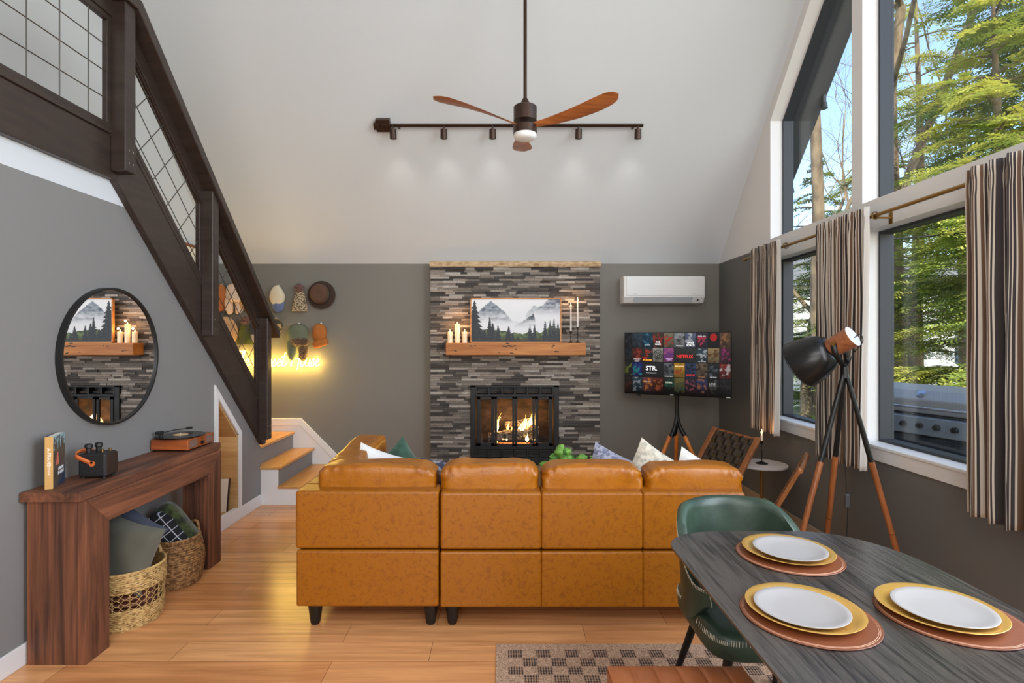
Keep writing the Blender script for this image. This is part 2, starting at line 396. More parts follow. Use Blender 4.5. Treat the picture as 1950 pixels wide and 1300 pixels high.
# ================================================================ stairs
M_tread = woodmat('oak_tread', C(214, 160, 92), C(190, 132, 66), 1, .7, .35)
M_riser = M_gray
b = MB(); YS = 5.08
b.box(SX, -2.28, YS + .003, YB - .02, 0, .50); b.box(-2.28, -2.07, YS + .003, YB - .02, 0, .322); b.box(-2.07, -1.875, YS + .003, YB - .02, 0, .150)
sw = root('staircase', (-2.2, 5.5, 0), 'oak and grey steps rising to the corner landing with white side panel', 'staircase')
rb = b.build('riser', M_riser, sw)
b = MB(); b.box(-2.228, -2.07, YS - .012, YS + .003, 0, .322); b.box(-2.07, -1.875, YS - .012, YS + .003, 0, .15); b.build('side_panel', M_white, sw)['label'] = 'white side panel'
for x0, x1, z in ((SX, -2.255, .525), (-2.28, -2.04, .35), (-2.07, -1.845, .175)):
    MB().box(x0, x1, YS - (.025 if z < .5 else -.004), YB - .028, z - .026, z).build('tread', M_tread, sw, bevel=.006)
b = MB(); b.prism([(SX, 0), (-1.53, 0), (-2.19, .665), (SX, .665)], YB - .018, YB - .001, 1); b.prism([(SX, .59), (-2.20, .59), (-2.19, .665), (SX, .665)], YB - .026, YB - .018, 1); b.prism([(-2.20, .59), (-1.62, .0), (-1.53, 0), (-2.19, .665)], YB - .026, YB - .018, 1)
b.build('skirt_board', M_white, sw, bevel=.002)
b = MB()
for i in range(10):
    y = 5.08 - .2 * i; z = .525 + .19 * (i + 1)
    b.box(SX + .005, XL - .105, y - .21, y + .0, z - .03, z)
b.build('upper_tread', M_tread, sw)
b = MB()
b.box(SX + .005, XL - .105, YR, 3.05, 2.45, 2.6); struct(b.build('floor_loft', M_tread, base=(0, 0, 2.45)))
# ---------------------------------------------------------------- railing
M_brown = mat('dark_brown_stain', C(60, 47, 41), .36, var=(C(46, 36, 31), (3, 3, 30), .35, .7), bump=((30, 30, 30), .08))
M_wire = mat('galvanised_wire', C(92, 86, 80), .45, .5)
rl = root('stair_railing', (-2.18, 3.9, 2.413), 'dark brown stair railing with wire mesh panels running down to the landing', 'railing')
def st(y): return sb(y) + .335
def rt(y): return 3.466 - .952 * (y - 3.19)
S0, S1 = -2.235, -2.19
b = MB(); b.prism([(YR, 2.413), (3.12, 2.413), (3.255, 2.655), (YR, 2.655)], S0, S1)
b.prism([(3.12, 2.413), (5.045, sb(5.045)), (5.09, .56), (5.09, st(5.09)), (3.225, 2.655), (3.255, 2.655)][:5], S0, S1)
b.build('stringer', M_brown, rl, bevel=.004)
b = MB(); b.prism([(YR, 2.655), (3.08, 2.655), (3.08, 2.68), (YR, 2.68)], S0 - .01, S1 + .012)
b.prism([(3.17, st(3.17)), (4.93, st(4.93)), (4.93, st(4.93) + .035), (3.17, st(3.17) + .035)], S0 + .005, S1 + .004)
b.build('stringer_cap', M_brown, rl, bevel=.003)
b = MB(); b.prism([(YR, 3.40), (3.16, 3.40), (5.15, rt(5.15) - .07), (5.17, rt(5.17)), (3.19, 3.466), (YR, 3.466)], -2.245, -2.085)
b.build('handrail', M_brown, rl, bevel=.006)
b = MB(); b.prism([(YR, 3.31), (3.12, 3.31), (4.93, rt(4.93) - .185), (4.93, rt(4.93) - .07), (3.16, 3.40), (YR, 3.40)], -2.225, -2.175)
b.build('sub_rail', M_brown, rl, bevel=.004)
PX0, PX1 = -2.19, -2.105
for y0, zb, zt in ((3.075, 2.453, 3.40), (4.0, 1.54, rt(4.0) - .1), (4.93, .62, rt(4.93) - .1)):
    o = MB().prism([(y0, zb), (y0 + .087, zb), (y0 + .087, zt - (.07 if zt < 3.3 else 0)), (y0, zt)], PX0, PX1).build('post', M_brown, rl, bevel=.006)
    for dy in (.025, .06):
        for dz in (.05, .12): MB().cyl((PX1 - .001, y0 + dy, zb + dz), (PX1 + .003, y0 + dy, zb + dz), .005, n=8).build('screw', M_chrome, o)
def clipseg(p0, p1, poly):
    """clip a segment to a convex polygon (counter-clockwise)"""
    t0, t1 = 0.0, 1.0; d = (p1[0] - p0[0], p1[1] - p0[1]); n_ = len(poly)
    for i in range(n_):
        a, c = poly[i], poly[(i + 1) % n_]; nx, ny = -(c[1] - a[1]), c[0] - a[0]
        f0 = (p0[0] - a[0]) * nx + (p0[1] - a[1]) * ny; fd = d[0] * nx + d[1] * ny
        if abs(fd) < 1e-9:
            if f0 < 0: return None
        else:
            t = -f0 / fd
            if fd > 0: t0 = max(t0, t)
            else: t1 = min(t1, t)
    if t0 >= t1: return None
    return [(p0[0] + d[0] * t, p0[1] + d[1] * t) for t in (t0, t1)]
def panel(poly, origin, ang, s1, s2):
    b = MB(); ux, uy = math.cos(ang), math.sin(ang); vx, vy = -uy, ux
    for fam in (0, 1):
        for k in range(-30, 31):
            if fam == 0: o_ = (origin[0] + vx * s1 * k, origin[1] + vy * s1 * k); d = (ux, uy)
            else: o_ = (origin[0] + ux * s2 * k, origin[1] + uy * s2 * k); d = (vx, vy)
            sg = clipseg((o_[0] - d[0] * 6, o_[1] - d[1] * 6), (o_[0] + d[0] * 6, o_[1] + d[1] * 6), poly)
            if sg:
                x = -2.2 + (.0035 if fam else 0)
                b.tube([(x, sg[0][0], sg[0][1]), (x, sg[1][0], sg[1][1])], .0031, 6)
    o = b.build('mesh_panel', M_wire, rl, smooth=60)
    f = MB(); Q = inset(poly, .032)
    for i in range(len(poly)):
        j = (i + 1) % len(poly); f.prism([poly[i], poly[j], Q[j], Q[i]], -2.215, -2.185)
    f.build('mesh_frame', M_brown, o, bevel=.003)
sl = math.atan(-.955)
panel([(.3, 2.68), (3.075, 2.68), (3.075, 3.31), (.3, 3.31)], (2.73, 2.70 + .147 * 2), 0, .147, .19)
for y0, y1, o_ in ((3.162, 4.0, (3.51, 3.118)), (4.087, 4.93, (4.42, 2.10))):
    panel([(y0, st(y0) + .035), (y1, st(y1) + .035), (y1, rt(y1) - .185), (y0, rt(y0) - .185)], o_, sl, .145, .19)
# picture on the stairwell wall
r = root('picture_frame', (SX, 5.5, 2.0), 'wooden framed picture on the stairwell wall behind the railing', 'picture')
y0, y1, z0, z1 = 5.29, 5.72, 1.98, 2.46
b = MB()
for q in ((y0, y0 + .025, z0, z1), (y1 - .025, y1, z0, z1), (y0, y1, z0, z0 + .025), (y0, y1, z1 - .025, z1)): b.box(SX + .001, SX + .025, *q)
b.build('frame', woodmat('frame_wood', C(150, 92, 50), C(110, 62, 32), 2, 1), r, bevel=.003)
MB().box(SX + .001, SX + .01, y0, y1, z0, z1).build('mat_board', mat('cream_card', C(232, 226, 212), .8), r)
b = MB(); b.grid(lambda u, v: (SX + .012, y0 + .09 + u * (y1 - y0 - .18), z0 + .12 + v * .24), 20, 20,
       cf=lambda u, v: mixc(C(210, 205, 195), C(110, 108, 104), sstep(.35, .5, .5 - v + .45 + .12 * noise.noise(Vector((u * 4, v * 4, 2))))))
b.build('print', mat('faded_print', C(200, 200, 200), .7, vcol=True), r)
# ================================================================ neon sign
ST = {'T': (.55, [[(0, .85), (.3, 1.0), (.75, .95)], [(.42, .97), (.3, .5), (.15, 0), (.05, .05)]]),
 'h': (.42, [[(0, .1), (.2, .6), (.3, 1), (.2, .95), (.1, .3), (.05, 0), (.12, .3), (.25, .48), (.32, .35), (.28, .05), (.4, .1)]]),
 'e': (.36, [[(0, .15), (.2, .28), (.26, .45), (.14, .46), (.06, .2), (.14, 0), (.36, .12)]]),
 'S': (.62, [[(.62, .85), (.5, 1), (.28, .95), (.16, .75), (.3, .55), (.42, .4), (.4, .12), (.2, -.1), (.02, 0)]]),
 'u': (.44, [[(0, .3), (.08, .48), (.05, .15), (.12, 0), (.25, .12), (.33, .47), (.29, .12), (.33, 0), (.44, .12)]]),
 'n': (.42, [[(0, .3), (.07, .48), (.04, 0), (.12, .35), (.24, .48), (.3, .3), (.28, .02), (.42, .12)]]),
 's': (.32, [[(0, .12), (.12, .45), (.2, .5), (.17, .35), (.24, .2), (.18, 0), (.04, .02)]]),
 't': (.36, [[(0, .2), (.16, .6), (.22, .9)], [(.22, .9), (.1, .3), (.1, .03), (.2, 0), (.36, .14)], [(0, .6), (.4, .68)]]),
 'H': (.80, [[(.20, 1), (.16, .5), (.10, 0)], [(.66, 1.08), (.60, .5), (.52, -.22)], [(-.02, .44), (.35, .5), (.8, .52)]]),
 'o': (.38, [[(.2, .46), (.06, .36), (.04, .1), (.16, 0), (.28, .15), (.28, .36), (.18, .46), (.38, .42)]])}
def smoothline(P, k=5):
    out = []
    P = [Vector(p) for p in P]
    for i in range(len(P) - 1):
        p0, p1, p2, p3 = P[max(i - 1, 0)], P[i], P[i + 1], P[min(i + 2, len(P) - 1)]
        for j in range(k):
            t = j / k; out.append(.5 * ((2 * p1) + (p2 - p0) * t + (2 * p0 - 5 * p1 + 4 * p2 - p3) * t * t + (3 * p1 - p0 - 3 * p2 + p3) * t ** 3))
    return out + [P[-1]]
M_neon = mat('warm_white_neon', C(255, 220, 120), .5, emis=((1, .66, .13, 1), 22))
M_acr = mat('clear_acrylic', C(240, 235, 215), .6, spec=.2); M_acr.node_tree.nodes['Principled BSDF'].inputs['Alpha'].default_value = .14
ns = root('neon_sign', (-2.4, 5.98, 1.2), 'glowing yellow neon script sign on the back wall beneath the hats', 'neon sign')
LT = MB(); BK = MB(); k = .165; x = -2.935; zb = 1.232; yn = 5.962; line = []
for wd in ('The', 'Sunset', 'House'):
    for ch in wd:
        wdt, strokes = ST[ch]
        for s_ in strokes:
            P = [(x + (a + .12 * z_) * k, yn, zb + z_ * k) for a, z_ in s_]
            LT.tube(smoothline(P), .0042, 6)
            BK.tube([Vector((p.x, yn + .014, p.z)) for p in smoothline(P, 3)], .022, 8, flat=.18)
        x += wdt * k * .84
    x += .045
LT.build('neon_tube', M_neon, ns, smooth=60)
for i in range(6): light('neon_glow', 'POINT', (-2.86 + i * .165, 5.93, 1.265), 4.4, (1, .66, .14), .035)
for xx in (-2.9, -2.1): BK.cyl((xx, yn + .012, 1.25), (xx, YB, 1.25), .006, n=8)
BK.build('backing', M_acr, ns, smooth=60)
# ================================================================ fireplace
FY = 5.87                                      # stone face
fx0, fx1 = -.773, 1.03
M_stone = mat('split_face_stone', (1, 1, 1, 1), .8, vcol=True, var=((.55, .53, .5, 1), (55, 55, 110), .35, .75, 5), bump=((50, 50, 90), .5, 6))
fp = root('fireplace', ((fx0 + fx1) / 2, FY, 0), 'stacked grey ledger stone chimney breast with black fireplace insert', 'fireplace')
ix0, ix1, iz0, iz1 = -.345, .592, .19, 1.032
b = MB()
for q in ((fx0 + .01, ix0 + .01, 0, 2.3), (ix1 - .01, fx1 - .01, 0, 2.3), (ix0, ix1, 0, iz0 + .01), (ix0, ix1, iz1 - .01, 2.3)): b.box(q[0], q[1], FY + .03, YB, q[2], q[3])
random.seed(3); z = .185; row = 0; H = .0236
while z < 2.29:
    x = fx0 + .0
    # staggered two-row panels
    while x < fx1 - .01:
        l = random.choice((.07, .1, .13, .16, .2, .24)) ; x2 = min(x + l, fx1)
        if fx1 - x2 < .05: x2 = fx1
        t = random.random(); h2 = sstep(1.0, 2.2, z)
        base = random.choice(((62, 57, 54), (80, 74, 69), (102, 95, 88), (128, 119, 110), (158, 150, 141), (112, 104, 96), (70, 65, 62), (142, 132, 122)))
        k_ = .93 + .14 * random.random(); base = tuple(c_ * k_ for c_ in base)
        if row % 2 == 0 and random.random() < .12: base = (172, 165, 155)
        segs = [(x, x2)]
        if iz0 - .03 < z < iz1 - .006:
            segs = []
            if x < ix0: segs.append((x, min(x2, ix0)))
            if x2 > ix1: segs.append((max(x, ix1), x2))
        p_ = random.random() ** 1.5 * .016
        for a, c in segs:
            if c - a > .004:
                b.col = C(*[min(225, q_ * 1.12) for q_ in base])
                b.use = True
                b.box(a + .0005, c - .0005, FY - p_, FY + .04, z + .0006, z + H - .0006)
        x = x2
    z += H; row += 1
b.build('stone_veneer', M_stone, fp)
M_sand = mat('sandstone', C(205, 178, 142), .85, var=(C(170, 138, 100), (18, 18, 30), .4, .65), bump=((25, 25, 60), .8, 6))
b = MB()
b.grid(lambda u, v: (fx0 - .005 + u * (fx1 - fx0 + .01), FY - .035 + .012 * noise.noise(Vector((u * 30, v * 3, 1))) - (.006 if .2 < v < .8 else 0), 2.293 + v * .055), 90, 6)
b.box(fx0 - .005, fx1 + .005, FY - .03, YB - .001, 2.294, 2.347)
b.build('cap_stone', M_sand, fp, smooth=30)
b = MB(); M_hearth = mat('hearth_stone', C(146, 122, 104), .7, var=(C(112, 90, 76), (9, 9, 9), .35, .7), bump=((30,) * 3, .3))
for i in range(3): b.box(fx0 + i * .602, fx0 + (i + 1) * .602 - .004, 5.33, FY + .02, .135, .19)
b.box(fx0 + .02, fx1 - .02, 5.36, FY + .02, 0, .135)
b.build('hearth', M_hearth, fp, bevel=.006)
# insert
ins = MB(); y0 = FY - .03
for q in ((ix0, ix0 + .055, iz0, iz1), (ix1 - .055, ix1, iz0, iz1), (ix0, ix1, iz1 - .018, iz1), (ix0, ix1, iz0, iz0 + .05),
          (ix0 + .04, ix1 - .04, iz1 - .115, iz1 - .09), (ix0 + .04, ix1 - .04, iz0 + .165, iz0 + .20), (ix0 + .04, ix1 - .04, iz0 + .05, iz0 + .075)):
    ins.box(q[0], q[1], y0, FY + .10, q[2], q[3])
for i in range(7):
    x = ix0 + .05 + i * (ix1 - ix0 - .12) / 6
    ins.box(x, x + .02, y0 + .004, FY + .08, iz1 - .1, iz1 - .01); ins.box(x, x + .02, y0 + .004, FY + .08, iz0 + .07, iz0 + .17)
M_ins = mat('cast_black_metal', C(17, 16, 16), .5, 0)
io = ins.build('insert_frame', M_ins, fp, bevel=.003)
b = MB(); b.box(ix0 + .04, ix1 - .04, FY + .05, FY + .07, iz0 + .06, iz0 + .17); b.build('inner_panel', M_ins, io)
b = MB(); b.box(ix0 + .04, ix1 - .04, FY + .05, FY + .07, iz1 - .1, iz1 - .01)
b.build('inner_panel', M_ins, io)
for i in range(6):
    x = ix0 + .073 + i * (ix1 - ix0 - .12) / 6; b = MB()
    for k in range(5): b.box(x + .0, x + .118, y0 + .02, y0 + .03, iz0 + .082 + k * .016, iz0 + .09 + k * .016)
    b.build('louvre', mat('dark_grey_metal', C(62, 60, 60), .5, .3), io)
# firebox
z0, z1 = iz0 + .2, iz1 - .115
b = MB(); b.box(ix0 + .05, ix1 - .05, 6.20, 6.22, z0 - .02, z1 + .1); b.box(ix0 + .03, ix0 + .05, FY, 6.2, z0 - .02, z1 + .1); b.box(ix1 - .05, ix1 - .03, FY, 6.2, z0 - .02, z1 + .1)
b.box(ix0 + .05, ix1 - .05, FY, 6.2, z0 - .03, z0); b.box(ix0 + .05, ix1 - .05, FY + .02, 6.2, z1 + .03, z1 + .05)
b.build('firebox', mat('sooty_firebrick', C(84, 66, 52), .8, var=(C(34, 27, 23), (7, 7, 12), .35, .65), bump=((20,) * 3, .5)), fp)
# the firebox opening goes through the wall: cut the wall behind
wb = bpy.data.objects['wall_back']
cut = MB().box(ix0 + .02, ix1 - .02, YB - .3, YB + .3, z0 - .04, z1 + .11)
bpy.data.objects.remove(wb)
b = MB(); a0, a1, c0, c1 = ix0 + .02, ix1 - .02, z0 - .04, z1 + .11
b.box(SX, a0, YB, YB + .12, 0, 2.346); b.box(a1, XR, YB, YB + .12, 0, 2.346); b.box(a0, a1, YB, YB + .12, 0, c0); b.box(a0, a1, YB, YB + .12, c1, 2.346); b.box(a0, a1, YB + .24, YB + .26, c0 - .05, c1 + .05)
struct(b.build('wall_back', M_grayb))
# doors: two outer fixed panes, two inner doors
dx = [ix0 + .062, ix0 + .245, ix0 + .245 + .222, ix1 - .245, ix1 - .062]
dx = [ix0 + .062, -.118, .124, .124 + (.124 + .118) - .01, ix1 - .062]
dx = [ix0 + .07, ix0 + .254, (ix0 + ix1) / 2, ix1 - .254, ix1 - .07]
M_fglass = M_glass
for i in range(4):
    a, c = dx[i] + .002, dx[i + 1] - .002; b = MB(); t = .026 if i in (1, 2) else .034
    yy = y0 + (.0 if i in (1, 2) else .012)
    for q in ((a, a + t, z0, z1), (c - t, c, z0, z1), (a, c, z0, z0 + t), (a, c, z1 - t, z1)): b.box(q[0], q[1], yy, yy + .02, q[2], q[3])
    o = b.build('glass_door', M_ins, fp, bevel=.002)
    MB().box(a + t, c - t, yy + .008, yy + .011, z0 + t, z1 - t).build('pane', M_fglass, o)
# logs
M_log = mat('charred_log', C(150, 138, 126), .9, var=(C(28, 24, 22), (40, 40, 40), .42, .58), bump=((60,) * 3, 1, 6))
for P, r_ in (([(-.12, 6.0, z0 + .085), (.05, 5.99, z0 + .10), (.19, 5.98, z0 + .12)], .05), ([(.13, 6.01, z0 + .1), (.28, 6.03, z0 + .13), (.38, 6.05, z0 + .13)], .055), ([(.02, 6.08, z0 + .19), (.14, 6.08, z0 + .2), (.3, 6.06, z0 + .24)], .042), ([(-.16, 6.09, z0 + .06), (.1, 6.1, z0 + .07), (.36, 6.1, z0 + .06)], .05)):
    b = MB(); P = smoothline(P, 6); b.tube(P, [r_ * (.9 + .25 * noise.noise(p * 14)) for p in P], 14); b.build('log', M_log, fp, smooth=50)
b = MB()
for i in range(7): b.box(-.12 + i * .085, -.108 + i * .085, 5.95, 6.14, z0 + .025, z0 + .04)
b.box(-.14, .42, 5.95, 5.965, z0 + .02, z0 + .05); b.build('grate', M_ins, fp)
def emat(name, c, s): return mat(name, c, .6, emis=(c, s))
M_fl = emat('flame', (1, .42, .07, 1), 9); M_fly = emat('flame_core', (1, .72, .28, 1), 14); M_emb = emat('ember', (1, .22, .03, 1), 5)
def flame(x, y, z, h, r_, mt, seed, parent, lean=0):
    b = MB(); N = 12; pts = []; rr = []
    for i in range(N + 1):
        t = i / N; pts.append((x + lean * t * h + .02 * math.sin(t * 6 + seed) * h * 3 * t, y + .01 * math.sin(t * 5 + seed), z + h * t)); rr.append(max(.0008, r_ * (math.sin(PI * min(1, t * 1.0 + .18)) ** 1.3) * (1 - .35 * t)))
    b.tube(pts, rr, 10); return b.build('flame', mt, parent, smooth=60)
zf = z0 + .13
for a in ((-.085, 5.99, zf - .02, .22, .022, M_fl, 1, .25), (-.075, 5.985, zf - .01, .17, .014, M_fly, 1, .25), (.05, 6.02, zf, .11, .016, M_fl, 2, .1), (.1, 6.03, zf, .07, .014, M_fl, 3, 0),
          (.2, 6.0, zf + .01, .17, .03, M_fl, 4, .3), (.215, 5.99, zf + .02, .12, .018, M_fly, 4, .4), (.27, 6.02, zf + .05, .14, .026, M_fl, 5, .35), (.33, 6.03, zf + .06, .11, .03, M_fl, 7, .2), (.17, 5.99, zf, .09, .02, M_fly, 5, .3), (.30, 6.0, zf + .07, .09, .016, M_fly, 9, .1),
          (.0, 5.97, z0 + .03, .05, .018, M_fl, 6, 0), (.26, 5.96, z0 + .03, .08, .022, M_fly, 2, 0), (.04, 5.965, z0 + .03, .035, .014, M_fly, 8, 0), (.33, 5.97, z0 + .03, .05, .02, M_fl, 3, 0), (-.07, 5.97, z0 + .02, .03, .02, M_fl, 3, 0)):
    flame(*a[:7], fp, a[7])
b = MB()
for i in range(60):
    x = random.uniform(-.13, .4); y = random.uniform(5.93, 6.1); b.soft((x, y, z0 + .012), (.014, .012, .01), .8, 4, 6)
b.build('ember', mat('glowing_ember', C(70, 40, 30), .8, var=((1, .25, .04, 1), (30,) * 3, .45, .6), emis=((1, .22, .04, 1), 1.6)), fp)['kind'] = 'stuff'
light('fire_glow', 'POINT', (.02, 5.99, z0 + .27), 3.2, (1, .5, .16), .05)
light('fire_glow', 'POINT', (.28, 5.97, z0 + .3), 3.2, (1, .5, .16), .05)
# small device on the hearth
hx, hy = .555, 5.55
r = root('heater_receiver', (hx, hy, .19), 'small black plastic box standing on the hearth beside the fireplace', 'device')
MB().prism([(hx - .048, .191), (hx + .048, .191), (hx + .04, .27), (hx - .04, .27)], hy - .03, hy + .03, 1).build('body', M_black, r, bevel=.005)
MB().box(hx - .03, hx + .03, hy - .032, hy - .029, .205, .25).build('display', mat('glossy_black', C(8, 8, 9), .08), r)
# mantel
M_mant = woodmat('reclaimed_oak', C(206, 138, 74), C(168, 100, 46), 0, .7, .55, .4, .3)
mx0, mx1, my0, mz0, mz1 = -.592, .857, 5.69, 1.358, 1.485
ml = root('mantel_shelf', (.13, FY, mz0), 'thick honey coloured reclaimed wood mantel beam across the stone', 'mantel shelf')
MB().box(mx0, mx1, my0, FY - .001, mz0, mz1).build('beam', M_mant, ml, bevel=.006)
b = MB(); random.seed(5)
for (u, v, l) in ((.18, .75, .02), (.21, .78, .012), (.05, .4, .01), (.07, .35, .015), (.42, .72, .03), (.46, .75, .035), (.49, .77, .018), (.38, .25, .012), (.47, .18, .02), (.5, .5, .01), (.77, .8, .014), (.76, .68, .012), (.785, .3, .022), (.8, .28, .012), (.44, .97, .02)):
    b = MB(); b.soft((mx0 + u * (mx1 - mx0), my0, mz0 + v * (mz1 - mz0)), (l, .0012, .003 + l * .12), .9, 6, 10, R=Matrix.Rotation(random.uniform(-.2, .2), 3, 'Y')); b.build('knot_hole', M_black, ml)
# mantel picture
fx, fw, fz, fh = -.342, .95, 1.485, .468
r = root('framed_landscape', (.13, 5.76, fz), 'wide misty mountain and pine landscape in a thin oak frame on the mantel', 'picture')
b = MB(); yy = 5.745
for q in ((0, fw, 0, .012), (0, fw, fh - .012, fh), (0, .012, 0, fh), (fw - .012, fw, 0, fh)): b.box(fx + q[0], fx + q[1], yy, yy + .035, fz + q[2], fz + q[3])
b.build('frame', woodmat('light_oak_frame', C(222, 160, 98), C(190, 120, 62), 0, 1), r, bevel=.002)
def N(x, y, z=0): return noise.fractal(Vector((x, y, z)), 1, 2, 5)
TR = [(.035, .97, .16), (.205, .58, .07), (.24, .45, .07), (.30, .40, .06), (.42, .37, .07), (.465, .22, .04), (.52, .12, .04), (.66, .38, .055), (.71, .40, .05), (.83, .50, .055), (.885, .50, .05), (.93, .54, .055), (.975, .45, .05), (.08, .42, .1), (.14, .3, .1)]
def landscape(u, v):
    sky = mixc(C(226, 228, 231), C(240, 240, 240), v + .3 * N(u * 3, v * 5, 4)); c = sky
    def ridge(pts, j=.03, f=12):
        for i in range(len(pts) - 1):
            if pts[i][0] <= u <= pts[i + 1][0]:
                t = (u - pts[i][0]) / (pts[i + 1][0] - pts[i][0]); return pts[i][1] * (1 - t) + pts[i + 1][1] * t + j * N(u * f, 3)
        return -1
    def layer(c, pts, ca, cb, fog, d):
        h = ridge(pts)
        if v < h:
            q = .5 + .9 * N(u * 14 + v * 6, v * 12 - u * 8, d); k = mixc(C(*ca), C(*cb), min(1, max(0, q)))
            return mixc(k, C(232, 233, 235), 1 - sstep(fog, fog + .28, v))
        return c
    c = layer(c, [(.55, .1), (.62, .65), (.7, .85), (.78, .8), (1, .8)], (170, 176, 182), (205, 208, 212), .45, 1)
    c = layer(c, [(.0, .5), (.12, .8), (.215, .96), (.3, .82), (.36, .72), (.45, .52), (.55, .45)], (86, 98, 110), (178, 186, 194), .38, 2)
    c = layer(c, [(.68, .6), (.76, .82), (.80, .84), (.87, 1.02), (1.0, 1.1)], (92, 100, 112), (190, 194, 200), .58, 3)
    c = layer(c, [(.48, .38), (.55, .45), (.63, .55), (.7, .66), (.74, .3)], (70, 80, 88), (130, 140, 146), .3, 4)
    c = mixc(c, C(236, 237, 238), .75 * sstep(.1, .6, N(u * 3.5, v * 7, 9) + .25) * sstep(.75, .5, v))
    hb = .2 + .14 * N(u * 6, 1, 5) + .12 * abs(u - .55) * 2
    if v < hb: c = mixc(C(62, 78, 52), C(112, 128, 84), min(1, max(0, .5 + N(u * 24, v * 14, 6)))); c = mixc(c, C(44, 44, 48), sstep(.12, 0, v))
    for tx, th, tw in TR:
        if v < th:
            q = (th - v) / th; w_ = tw * .85 * (q ** .85) * (.45 + .55 * ((q * 9 + tx * 5) % 1)) + .002 + .006 * N(u * 60, v * 60, tx)
            if abs(u - tx) < w_: c = mixc(C(38, 42, 48), C(62, 68, 72), min(1, max(0, .5 + N(u * 50, v * 50, 2)))); c = mixc(c, C(150, 158, 162), .25 * (tx > .6) * sstep(.2, .5, v))
    return c
b = MB(); b.grid(lambda u, v: (fx + .012 + u * (fw - .024), yy + .008, fz + .012 + v * (fh - .024)), 300, 150, cf=landscape)
b.build('print', mat('canvas_print', (1, 1, 1, 1), .6, vcol=True), r)
MB().box(fx + .005, fx + fw - .005, yy + .009, yy + .033, fz + .005, fz + fh - .005).build('backing', M_black, r)
# pillar candles
M_wax = mat('ivory_wax', C(240, 226, 196), .5, emis=((1, .55, .2, 1), .12)); M_wax.node_tree.nodes['Principled BSDF'].inputs['Subsurface Weight'].default_value = .3
M_wax0 = mat('white_taper_wax', C(240, 236, 228), .45)
M_cfl = emat('candle_flame', (1, .52, .12, 1), 22)
def pillar(px, ptop, lab):
    y = 5.775; x = (px - CX) * y / F; z = 1.485; h = EYE + (CY - ptop) * y / F - z
    r = root('pillar_candle', (x, y, z), lab, 'candle', 'pillar candles on the mantel')
    MB().lathe([(.0, 0), (.026, 0), (.026, h), (.022, h + .002), (.018, h - .008), (0, h - .01)], (x, y, z), 24).build('wax', M_wax, r, smooth=40)
    MB().lathe([(.0008, -.008), (.006, 0), (.004, .012), (.0005, .026)], (x, y, z + h), 10).build('flame', M_cfl, r, smooth=60)
    light('candle_glow', 'POINT', (x, y - .03, z + h + .035), .55, (1, .5, .18), .01)
pillar(857, 632, 'short ivory pillar candle at the left end of the mantel')
pillar(871, 617, 'tallest ivory pillar candle, middle of three on the mantel')
pillar(885, 632, 'short ivory pillar candle right against the landscape frame')
def taper(x, y, z, zc, zt, lab, name='candlestick', rb_=.03, g='black candlesticks on the mantel'):
    r = root(name, (x, y, z), lab, 'candlestick', g)
    MB().lathe([(0, 0), (rb_, 0), (rb_, .004), (rb_ * .5, .012), (.006, .02), (.004, .03), (.005, (zc - z) * .55), (.010, (zc - z) * .58), (.004, (zc - z) * .62), (.004, zc - z - .02), (.012, zc - z - .012), (.013, zc - z + .01), (0, zc - z + .01)], (x, y, z), 20).build('holder', M_blkmet, r, smooth=40)
    c = root('taper_candle', (x, y, zc), 'lit white taper in ' + lab, 'candle', g and 'taper candles on the mantel')
    MB().lathe([(0, 0), (.0095, 0), (.0075, zt - zc), (0, zt - zc + .003)], (x, y, zc), 14).build('wax', M_wax0, c, smooth=50)
    MB().lathe([(.0006, 0), (.0065, .01), (.004, .024), (.0005, .04)], (x, y, zt), 10).build('flame', M_cfl, c, smooth=60)
    light('candle_glow', 'POINT', (x, y - .02, zt + .045), .4, (1, .5, .18), .01)
yc = 5.775
taper((1087 - CX) * yc / F, yc, 1.485, EYE + 18 * yc / F, EYE + 66 * yc / F, 'the shorter black iron candlestick on the mantel')
taper((1100 - CX) * yc / F, yc, 1.485, EYE + 26 * yc / F, EYE + 77 * yc / F, 'the taller black candlestick at the right end of the mantel')
# ================================================================ air conditioner
M_plas = mat('white_plastic', C(232, 232, 230), .35); M_plasd = mat('grey_plastic', C(196, 200, 204), .4)
ax0, ax1 = (1188 - CX) * 5.78 / F, (1344 - CX) * 5.78 / F
r = root('air_conditioner', ((ax0 + ax1) / 2, YB, 1.90), 'white wall mounted split air conditioner above the television', 'air conditioner')
b = MB(); b.prism([(YB - .001, 1.90), (5.84, 1.905), (5.795, 1.97), (5.79, 2.17), (5.82, 2.193), (YB - .001, 2.195)], ax0 + .003, ax1); b.build('housing', M_plas, r, bevel=.014, seg=3)
b = MB(); b.prism([(5.787, 1.983), (5.782, 2.17), (5.79, 2.183), (5.80, 2.183), (5.80, 1.983)], ax0 + .03, ax1 - .008); b.build('front_panel', M_plas, r, bevel=.004)
b = MB(); b.prism([(5.832, 1.907), (5.79, 1.968), (5.80, 1.975), (5.842, 1.914)], ax0 + .11, ax1 - .13); b.build('louvre', M_plasd, r, bevel=.002)
text(0, 'Pioneer', .016, frame((ax0 + .12, 5.781, 2.0), (1, 0, 0), (0, 0, 1)), r, M_plasd, 'lettering'); text(0, 'inverter', .013, frame((ax1 - .13, 5.781, 2.0), (1, 0, 0), (0, 0, 1)), r, M_plasd, 'lettering')
MB().cyl((ax1 - .075, 5.80, 1.94), (ax1 - .075, 5.815, 1.932), .007, n=12).build('sensor', M_black, r)
b = MB()
b.tube([(ax1 - .05, YB - .02, 1.91), (ax1 - .05, YB - .02, 1.904)], .012); b.build('pipe', M_plas, r)
